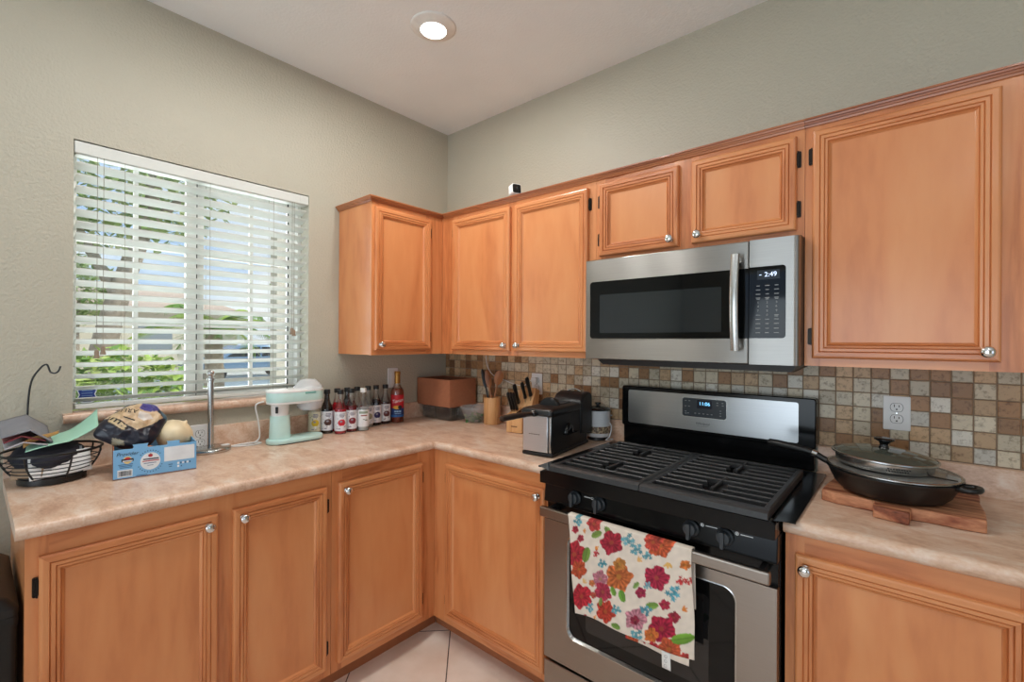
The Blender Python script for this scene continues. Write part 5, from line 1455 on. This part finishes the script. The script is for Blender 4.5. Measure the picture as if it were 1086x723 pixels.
sheet('envelope', 'pale blue-white envelope behind the front one inside the basket', 'envelope', env_fn((.176, -1.872, .990), -.05, .40, .150, .080), cmat('blue_white_paper', (200, 206, 216), .6), th=.002, group='envelopes in the wire basket')
sheet('envelope', 'tan envelope at the left inside the wire basket', 'envelope', env_fn((.19, -1.925, .985), -.55, .35, .080, .070), cmat('tan_paper', (168, 140, 112), .65), th=.002, group='envelopes in the wire basket')

# ------------------------------------------------------------------ blue produce box
A = Vector((.318, -1.738, CT + .0008)); U_ = Vector((.144, .9896, 0)).normalized(); D_ = Vector((-U_.y, U_.x, 0)); Z_ = Vector((0, 0, 1))
def pb(u, d, z): return tuple(A + U_ * u + D_ * d + Z_ * z)
BL, BD, BHh, wt = .230, .235, .099, .003
t = thing('produce_box', 'light blue open cardboard produce box with printed front, holding garlic and onions', 'box', A)
def slabbox(mb, u0, u1, d0, d1, z0, z1, m=0):
    v = [pb(u, d, z) for z in (z0, z1) for u, d in ((u0, d0), (u1, d0), (u1, d1), (u0, d1))]
    mb.add(v, [(3, 2, 1, 0), (4, 5, 6, 7), (0, 1, 5, 4), (1, 2, 6, 5), (2, 3, 7, 6), (3, 0, 4, 7)], m)
b_ = MB(); slabbox(b_, 0, BL, 0, BD, 0, wt, 1)
slabbox(b_, 0, wt, wt, BD, wt, BHh, 1); slabbox(b_, BL - wt, BL, wt, BD, wt, BHh, 0); slabbox(b_, wt, BL - wt, BD - wt, BD, wt, BHh, 0)
M['box_blue'] = pm('box_blue', (122, 178, 220), .6, var=.02)
obj('tray', b_, [M['box_blue'], M['kraft']], t, smooth=0)
b_ = MB()
out = [(0, 0), (BL, 0), (BL, BHh), (.182, BHh), (.179, BHh + .005), (.182, BHh + .012), (.143, BHh + .012), (.146, BHh + .005), (.143, BHh), (.092, BHh), (.089, BHh + .005), (.092, BHh + .013), (.050, BHh + .013), (.053, BHh + .005), (.050, BHh), (0, BHh)]
b_.prism(out, lambda a, b, h: pb(a, -h, b), -wt, 0)
fr_ = obj('front_panel', b_, M['box_blue'], t, smooth=0, label='printed light blue front with two tabs')
pr_ = MB(); h = .0004
Wb = lambda a, b, hh: pb(a, -hh, b)
def pq(u0, u1, z0, z1, m, hh=h): pr_.prism([(u0, z0), (u1, z0), (u1, z1), (u0, z1)], Wb, 0, hh, m)
pr_.prism(ell(.098, .050, .0275, .0295, 28), Wb, 0, h, 0); pq(.136, .224, .041, .091, 0)
pq(.011, .050, .007, .031, 0)
rr_ = random.Random(2); u = .014
while u < .047:
    wq = rr_.choice((.0006, .001, .0016)); pq(u, u + wq, .0105, .0275, 1, h * 2); u += wq + rr_.choice((.0007, .0012))
def ptext(s, size, u, z, m, sh=0, hh=h * 2): pr_.text(s, size, pb(u, -hh, z), U_, Z_, m=m, shear=sh)
ptext('Provider', .0165, .036, .083, 1, .3)
pr_.prism(ell(.037, .0625, .012, .0125, 20), Wb, 0, h, 3)
pq(.021, .053, .0575, .067, 1, h * 2); pq(.024, .050, .0585, .0615, 0, h * 3); pr_.prism(ell(.037, .068, .007, .004, 12), Wb, 0, h * 3, 2)
for k in range(3): pq(.013 + .002 * k, .051 - .001 * k, .0475 - .005 * k, .0495 - .005 * k, 4, h)
pr_.prism(ell(.098, .069, .0065, .0055, 16), Wb, 0, h * 2, 2); pq(.0975, .0995, .074, .077, 5, h * 2)
pq(.078, .121, .0555, .0595, 1, h * 2); pq(.076, .122, .0495, .0525, 2, h * 2); pq(.080, .114, .0425, .0445, 4, h * 2); pq(.090, .106, .035, .0365, 4, h * 2)
for k in range(9):
    a = R(40 + 100 * k / 8); pq(.098 + .0345 * math.cos(PI - a) - .0014, .098 + .0345 * math.cos(PI - a) + .0014, .050 + .0365 * math.sin(a) - .0018, .050 + .0365 * math.sin(a) + .0018, 4)
for k in range(11):
    a = R(205 + 130 * k / 10); pq(.098 + .035 * math.cos(a) - .0014, .098 + .035 * math.cos(a) + .0014, .050 + .037 * math.sin(a) - .0016, .050 + .037 * math.sin(a) + .0016, 4)
for u_ in (.1765, .1905, .2035): pq(u_ - .003, u_ + .003, .0265, .0335, 0)
pq(.1735, .1795, .0155, .0225, 0)
for u_ in (.184, .1975, .2105): pq(u_ - .0018, u_ + .0018, .0265, .033, 4)
pq(.148, .160, .0275, .030, 4); pq(.150, .158, .020, .0225, 4); pq(.060, .090, .0045, .0065, 4); pq(.184, .187, .016, .021, 4)
obj('print', pr_, [M['print_white'], M['print_dark'], cmat('print_red', (178, 36, 44)), cmat('print_yellow', (226, 196, 128)), cmat('print_navy', (52, 88, 130)), cmat('print_green', (70, 110, 60))], fr_, smooth=0)

# ------------------------------------------------------------------ bag of garlic
BC = Vector((.200, -1.665, 1.075)); EX = Vector((.12, .9928, 0)).normalized(); EV = Vector((-.55, .066, .832)).normalized(); EN = EX.cross(EV).normalized()
OUT = [(-.108, -.017), (-.103, .003), (-.084, .037), (-.058, .056), (-.038, .072), (-.013, .092), (.027, .096), (.071, .084), (.084, .055), (.104, .027), (.088, -.005), (.068, -.044), (.048, -.071), (.034, -.078), (.008, -.080), (-.035, -.073), (-.060, -.053), (-.092, -.030)]
def inpoly(u, v, P):
    c_ = False
    for i in range(len(P)):
        (x1, y1), (x2, y2) = P[i], P[i - 1]
        if (y1 > v) != (y2 > v) and u < (x2 - x1) * (v - y1) / (y2 - y1) + x1: c_ = not c_
    return c_
OA = []
for k in range(72):
    a = 2 * PI * k / 72; best = .02; c0_, c1_ = -.005, .005
    s = .001
    while s < .14 and inpoly(c0_ + s * math.cos(a), c1_ + s * math.sin(a), OUT): s += .001
    OA.append(s)
OA = [(OA[k - 1] + 2 * OA[k] + OA[(k + 1) % 72]) / 4 for k in range(72)]
TAN = [(-.084, .040), (-.038, .068), (.022, .089), (.054, .082), (.085, .019), (.051, -.007), (.023, -.018), (.010, -.024), (-.008, -.010), (-.018, -.001), (-.036, .019), (-.059, .033)]
PUR = [(.018, .062), (.032, .088), (.077, .079), (.076, .056), (.053, .043), (.031, .049)]
TEA = [(.081, .051), (.114, .027), (.102, .013), (.085, .019)]
WHT = [(.018, .047), (.047, .036), (.056, .016), (.028, .008), (.012, .024)]
LAB = [(-.064, .045), (-.011, -.010), (-.027, -.026), (-.071, .020)]
LBI = [(-.0625, .041), (-.0155, -.0095), (-.0275, -.0215), (-.0685, .021)]
SML = [(-.057, -.039), (-.027, -.056), (-.028, -.070), (-.060, -.056)]
BLK = [(.052, -.004), (.086, .012), (.104, .027), (.088, -.005), (.068, -.044), (.048, -.071), (.034, -.06)]
def bag_h(u, v):
    a = math.atan2(v - .005, u + .005) % (2 * PI); k = a / (2 * PI) * 72; i = int(k) % 72; fr2 = k - int(k)
    ro_ = OA[i] * (1 - fr2) + OA[(i + 1) % 72] * fr2
    q = min(1, math.hypot(u + .005, v - .005) / ro_)
    base = .040 * math.sqrt(max(0, 1 - q ** 2.6))
    n1 = noise.noise((u * 26, v * 26, .3)); n2 = noise.noise((u * 60, v * 60, 2.3)); n3 = abs(noise.noise((u * 34 + v * 18, v * 30, 5.1)))
    tanp = inpoly(u, v, TAN)
    return base + (1 - q ** 4) * (.008 * n1 + .004 * n2 - (.016 if not tanp else .007) * n3)
def bag_c(u, v, hsgn):
    c = (30, 31, 44)
    if hsgn < 0: return srgb(*c)
    n_ = noise.noise((u * 45, v * 45, 9)); 
    if inpoly(u, v, TAN): c = (206, 178, 142) if n_ < .25 else (188, 158, 122)
    if inpoly(u, v, WHT): c = (214, 204, 194)
    if inpoly(u, v, PUR): c = (70, 62, 132)
    if inpoly(u, v, TEA): c = (58, 92, 112)
    if inpoly(u, v, LAB): c = (24, 24, 28)
    if inpoly(u, v, LBI): c = (200, 178, 138)
    if inpoly(u, v, SML): c = (150, 140, 116)
    return srgb(*c)
nr, na = 44, 120; v = []; cl = []; f = []
for sg in (1, -1):
    o0 = len(v)
    for j in range(nr + 1):
        q = j / nr
        for i in range(na):
            a = 2 * PI * i / na; k = a / (2 * PI) * 72; i0 = int(k) % 72; f2 = k - int(k); ro_ = OA[i0] * (1 - f2) + OA[(i0 + 1) % 72] * f2
            u, w2 = -.005 + ro_ * q * math.cos(a), .005 + ro_ * q * math.sin(a)
            hh = bag_h(u, w2) if sg > 0 else -.032 * math.sqrt(max(0, 1 - q ** 2.2))
            v.append(tuple(BC + EX * u + EV * w2 + EN * hh)); cl.append(bag_c(u, w2, sg))
    for j in range(nr):
        for i in range(na):
            i2 = (i + 1) % na; q4 = (o0 + j * na + i, o0 + (j + 1) * na + i, o0 + (j + 1) * na + i2, o0 + j * na + i2)
            f.append(q4 if sg > 0 else q4[::-1])
t = thing('garlic_bag', 'dark navy bag of garlic with a tan label lying on top of the produce box', 'bag', BC)
M['bag'] = vcol('printed_bag', .33, .15, 220, .5)
bo = obj('bag_body', MB().add(v, f), M['bag'], t, smooth=80, cols=cl)
am = MB()
def onbag(tu, tv, ang):
    ca, sa = math.cos(ang), math.sin(ang)
    def fn(x_, y_):
        u, w2 = tu + x_ * ca - y_ * sa, tv + x_ * sa + y_ * ca
        return tuple(BC + EX * u + EV * w2 + EN * (bag_h(u, w2) + .0018))
    return fn
am.text('ARLIC', .024, (0, 0, 0), (1, 0, 0), (0, 1, 0), fn=onbag(-.018, .057, math.atan2(.016, -.046)), spacing=1.05)
for k in range(5):
    uu, vv = -.058 + .0095 * k, .030 - .0105 * k
    fn = onbag(uu, vv, -.83); am.add([fn(a, b) for a, b in ((-.003, -.006), (.002, -.006), (.003, .006), (-.002, .006))], [(0, 1, 2, 3)])
for k in range(3):
    fn = onbag(-.022 + .010 * k, .026 - .006 * k, -.5); am.add([fn(a, b) for a, b in ((-.006, -.002), (.006, -.002), (.006, .002), (-.006, .002))], [(0, 1, 2, 3)])
obj('bag_lettering', am, cmat('black_ink', (26, 24, 26)), bo, smooth=0)

# ------------------------------------------------------------------ onions
def onion(c, r_, label, matn, tip):
    t = thing('onion', label, 'onion', c, 'onions in the produce box')
    tp = Vector(tip).normalized(); rot = tp.to_track_quat('Z', 'Y').to_matrix().to_4x4()
    b_ = MB(); b_.xf = Matrix.Translation(c) @ rot
    pr2 = [(.0005, -.86), (.16, -.85), (.45, -.76), (.78, -.5), (.97, -.15), (1.0, .1), (.9, .42), (.66, .68), (.38, .84), (.20, .90), (.10, .95), (.07, 1.02), (.05, 1.05), (.0005, 1.05)]
    b_.lathe([(a * r_, z * r_) for a, z in pr2], (0, 0, 0), 36, cap0=False, cap1=False); obj('bulb', b_, matn, t, smooth=80)
    b_ = MB(); b_.xf = Matrix.Translation(c) @ rot
    for k in range(9):
        a = k * .7; b_.tube([(.05 * r_ * math.cos(a), .05 * r_ * math.sin(a), -.85 * r_), (.16 * r_ * math.cos(a), .16 * r_ * math.sin(a), -.97 * r_)], .0006, 4)
    obj('roots', b_, cmat('root', (150, 126, 90), .8), t)
onion(Vector((.192, -1.540, 1.030)), .063, 'big pale yellow onion at the right end of the blue box', M['onion_pale'], (.25, .55, .80))
onion(Vector((.262, -1.632, .975)), .041, 'smaller orange-brown onion behind the front of the blue box', M['onion_brown'], (.3, -.7, .2))

# ------------------------------------------------------------------ made-up bin, added to keep the gap beyond the end cabinet dark
t = thing('filler_bin', 'made-up black bin filling the dark gap past the end base cabinet', 'bin', (.36, -2.14, 0))
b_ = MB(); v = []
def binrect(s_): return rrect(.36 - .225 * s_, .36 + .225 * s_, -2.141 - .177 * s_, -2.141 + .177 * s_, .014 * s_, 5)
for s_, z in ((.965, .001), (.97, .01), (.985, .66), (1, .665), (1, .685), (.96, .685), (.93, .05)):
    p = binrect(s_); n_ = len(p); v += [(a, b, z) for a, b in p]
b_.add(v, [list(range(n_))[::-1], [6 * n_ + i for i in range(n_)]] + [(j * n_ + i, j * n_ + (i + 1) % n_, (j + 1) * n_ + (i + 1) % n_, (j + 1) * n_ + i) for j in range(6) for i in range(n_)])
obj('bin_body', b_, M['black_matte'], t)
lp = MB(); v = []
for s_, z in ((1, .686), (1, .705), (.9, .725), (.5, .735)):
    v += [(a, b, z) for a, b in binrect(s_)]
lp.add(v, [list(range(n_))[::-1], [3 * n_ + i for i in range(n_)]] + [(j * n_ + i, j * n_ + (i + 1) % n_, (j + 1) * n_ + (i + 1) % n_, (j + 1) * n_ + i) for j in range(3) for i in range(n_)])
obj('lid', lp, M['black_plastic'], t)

# ------------------------------------------------------------------ outside the window
GZ = -.25
struct('ground_yard', MB().box(-70, -.165, -40, 60, GZ - .2, GZ), M['gravel'], smooth=0)
struct('street_outside', MB().box(-20.5, -11.5, -40, 60, GZ, GZ + .01), M['asphalt'], smooth=0)
struct('kerb_outside', MB().box(-11.5, -11.2, -40, 60, GZ, GZ + .10), M['concrete'], smooth=0)
struct('sidewalk_outside', MB().box(-23, -20.5, -40, 60, GZ, GZ + .06), M['concrete'], smooth=0)
def leaves(mb, c, rad, n_, size, rnd, shell=.5, m=0):
    for k in range(n_):
        while True:
            d = Vector((rnd.uniform(-1, 1), rnd.uniform(-1, 1), rnd.uniform(-1, 1)))
            if shell < d.length < 1: break
        p = Vector((c[0] + d.x * rad[0], c[1] + d.y * rad[1], c[2] + d.z * rad[2]))
        a = Vector((rnd.uniform(-1, 1), rnd.uniform(-1, 1), rnd.uniform(-.6, .6))).normalized(); b = a.cross(Vector((rnd.uniform(-.4, .4), rnd.uniform(-.4, .4), 1))).normalized()
        s = size * rnd.uniform(.7, 1.3)
        mb.add([p - a * s, p + b * s * .45, p + a * s, p - b * s * .45], [(0, 1, 2, 3)], rnd.choice((0, 0, 1, 2)) if m is None else m)
def trunk(mb, pts, r0, r1): mb.tube(smoothpath(pts, 4), [r0 + (r1 - r0) * i / ((len(pts) - 1) * 4) for i in range((len(pts) - 1) * 4 + 1)], 10)
G1 = [pm('leaf_%d' % i, c, .5, var=.15) for i, c in enumerate(((172, 200, 88), (120, 160, 74), (206, 220, 130)))]
G2 = [pm('tree_leaf_%d' % i, c, .5, var=.15) for i, c in enumerate(((160, 186, 112), (128, 156, 92), (200, 212, 150)))]
rn = random.Random(11)
t = thing('garden_bush', 'bright green leafy bush just outside the window at lower left', 'bush', (-2.3, -1.30, GZ))
b_ = MB(); leaves(b_, (-2.3, -1.27, .50), (.62, .66, .84), 5200, .055, rn, .62, None); obj('foliage', b_, G1, t, smooth=0)
b_ = MB()
for k in range(7): a = k * .9; trunk(b_, [(-2.3, -1.30, GZ), (-2.3 + .15 * math.cos(a), -1.30 + .15 * math.sin(a), .3), (-2.3 + .4 * math.cos(a), -1.30 + .4 * math.sin(a), .9)], .02, .006)
obj('stems', b_, M['bark'], t)
t = thing('yard_tree', 'leaning tree with thin yellow-green foliage outside the left half of the window', 'tree', (-5.2, -1.05, GZ))
b_ = MB(); trunk(b_, [(-5.2, -1.10, GZ), (-5.15, -1.02, 1.0), (-5.05, -.86, 1.9), (-5.0, -.62, 2.8), (-5.0, -.45, 3.8)], .16, .07)
trunk(b_, [(-5.05, -.86, 1.9), (-5.3, -1.3, 2.9), (-5.5, -1.8, 3.7)], .07, .03); trunk(b_, [(-5.0, -.62, 2.8), (-4.8, .1, 3.6)], .06, .03); obj('trunk', b_, M['bark'], t)
b_ = MB(); leaves(b_, (-5.2, -1.0, 3.6), (1.3, 1.5, 1.2), 2600, .085, rn, .2, None); leaves(b_, (-5.4, -1.7, 2.5), (.8, .7, .7), 700, .075, rn, .1, None)
obj('foliage', b_, G2, t, smooth=0)
def frond(mb, c, a, el, L, rnd):
    d = Vector((math.cos(a) * math.cos(el), math.sin(a) * math.cos(el), math.sin(el)))
    pts = [Vector(c) + d * L * k / 8 + Vector((0, 0, -.55 * L * (k / 8) ** 2)) for k in range(9)]
    mb.tube(pts, .012, 5)
    sdv = d.cross(Vector((0, 0, 1))).normalized()
    for k in range(1, 9):
        for j in range(4):
            p = pts[k - 1].lerp(pts[k], j / 4)
            for sg in (-1, 1):
                tip = p + sdv * sg * L * .28 * math.sin(PI * (k + 1) / 10) + (pts[k] - pts[k - 1]) * 1.1 + Vector((0, 0, -.08 * L))
                q = (pts[k] - pts[k - 1]).normalized() * .014
                mb.add([p - q, p + q, tip], [(0, 1, 2)])
t = thing('palm_plant', 'green palm with drooping fronds outside the right half of the window', 'palm', (-5.6, .35, GZ))
b_ = MB().tube([(-5.6, .35, GZ), (-5.6, .35, .6), (-5.6, .34, 1.55)], [.16, .14, .11], 12); obj('trunk', b_, M['bark'], t)
for k in range(14):
    b_ = MB(); frond(b_, (-5.6, .34, 1.55), k * .449 + .2, .25 + .75 * ((k * 5) % 7) / 7, rn.uniform(.9, 1.2), rn); obj('frond', b_, G1[k % 2], t, smooth=0)
struct('wall_garden', MB().box(-4.0, -3.8, .50, 3.2, GZ, 2.75), M['stucco'], smooth=0)
# car across the street
def car(x, y, label):
    t = thing('parked_car', label, 'car', (x, y, GZ + .01)); z0 = GZ + .01
    prof_ = [(-2.2, .35), (2.2, .35), (2.25, .62), (2.1, .80), (1.25, .92), (.55, 1.38), (-1.0, 1.42), (-1.75, .98), (-2.2, .90), (-2.28, .6)]
    b_ = MB(); b_.prism([(a, b) for a, b in prof_], lambda a, b, h: (x + h, y - a, z0 + b), -.85, .85); bd_ = obj('body', b_, cmat('car_blue', (122, 150, 176), .25, metal=.3), t, bevel=.06, seg=3)
    for sg in (-1, 1):
        b_ = MB()
        for poly in ([(1.05, .95), (.50, 1.31), (-.18, 1.34), (-.18, .95)], [(-.26, .95), (-.26, 1.34), (-.95, 1.35), (-1.5, 1.0)]):
            b_.prism([(a, b) for a, b in poly], lambda a, b, h: (x + h, y - a, z0 + b), .85 * sg - .01, .85 * sg + .012)
        obj('side_windows', b_, M['dark_glass'], bd_, smooth=0)
    for yy in (-1.35, 1.35):
        for sg in (-1, 1):
            obj('wheel', MB().lathe([(.0005, -.1), (.22, -.1), (.31, -.08), (.32, 0), (.31, .08), (.22, .1), (.0005, .1)], (x + sg * .78, y + yy, z0 + .32), 24, ax='x'), M['black_plastic'], t)
car(-18.9, 5.6, 'blue-grey car parked across the street beyond the window')
t = thing('house_across', 'pale stucco house with a tiled roof across the street', 'house', (-31, 3, GZ))
obj('walls', MB().box(-36, -30, -8, 9, GZ, 3.0), M['stucco'], t, smooth=0)
b_ = MB(); b_.add([(-29.4, -8.6, 2.95), (-29.4, 9.6, 2.95), (-36.6, 9.6, 2.95), (-36.6, -8.6, 2.95), (-33, -5, 4.7), (-33, 6, 4.7)], [(0, 1, 5, 4), (1, 2, 5), (2, 3, 4, 5), (3, 0, 4), (3, 2, 1, 0)]); obj('roof', b_, M['rooftile'], t, smooth=0)
for yy in (-5, -1, 4):
    b_ = MB().box(-30.03, -29.97, yy, yy + 1.6, .8, 2.2); obj('window', b_, cmat('pale_window', (150, 160, 168), .2), t, smooth=0)
for x, y, r_, hh, lb in ((-26, -5.5, 2.2, 4.2, 'round dark green tree across the street, farthest left through the blind'), (-27, 1.2, 1.8, 3.6, 'round green tree across the street in front of the tiled-roof house'), (-25, 11.5, 2.4, 4.6, 'large green tree across the street beyond the parked car')):
    t = thing('street_tree', lb, 'tree', (x, y, GZ)); b_ = MB(); trunk(b_, [(x, y, GZ), (x + .05, y, hh * .5), (x, y + .1, hh * .9)], .16, .06); obj('trunk', b_, M['bark'], t)
    b_ = MB(); leaves(b_, (x, y, hh), (r_, r_, r_ * .9), 1300, .22, rn, .5, None); obj('crown', b_, G2, t, smooth=0)
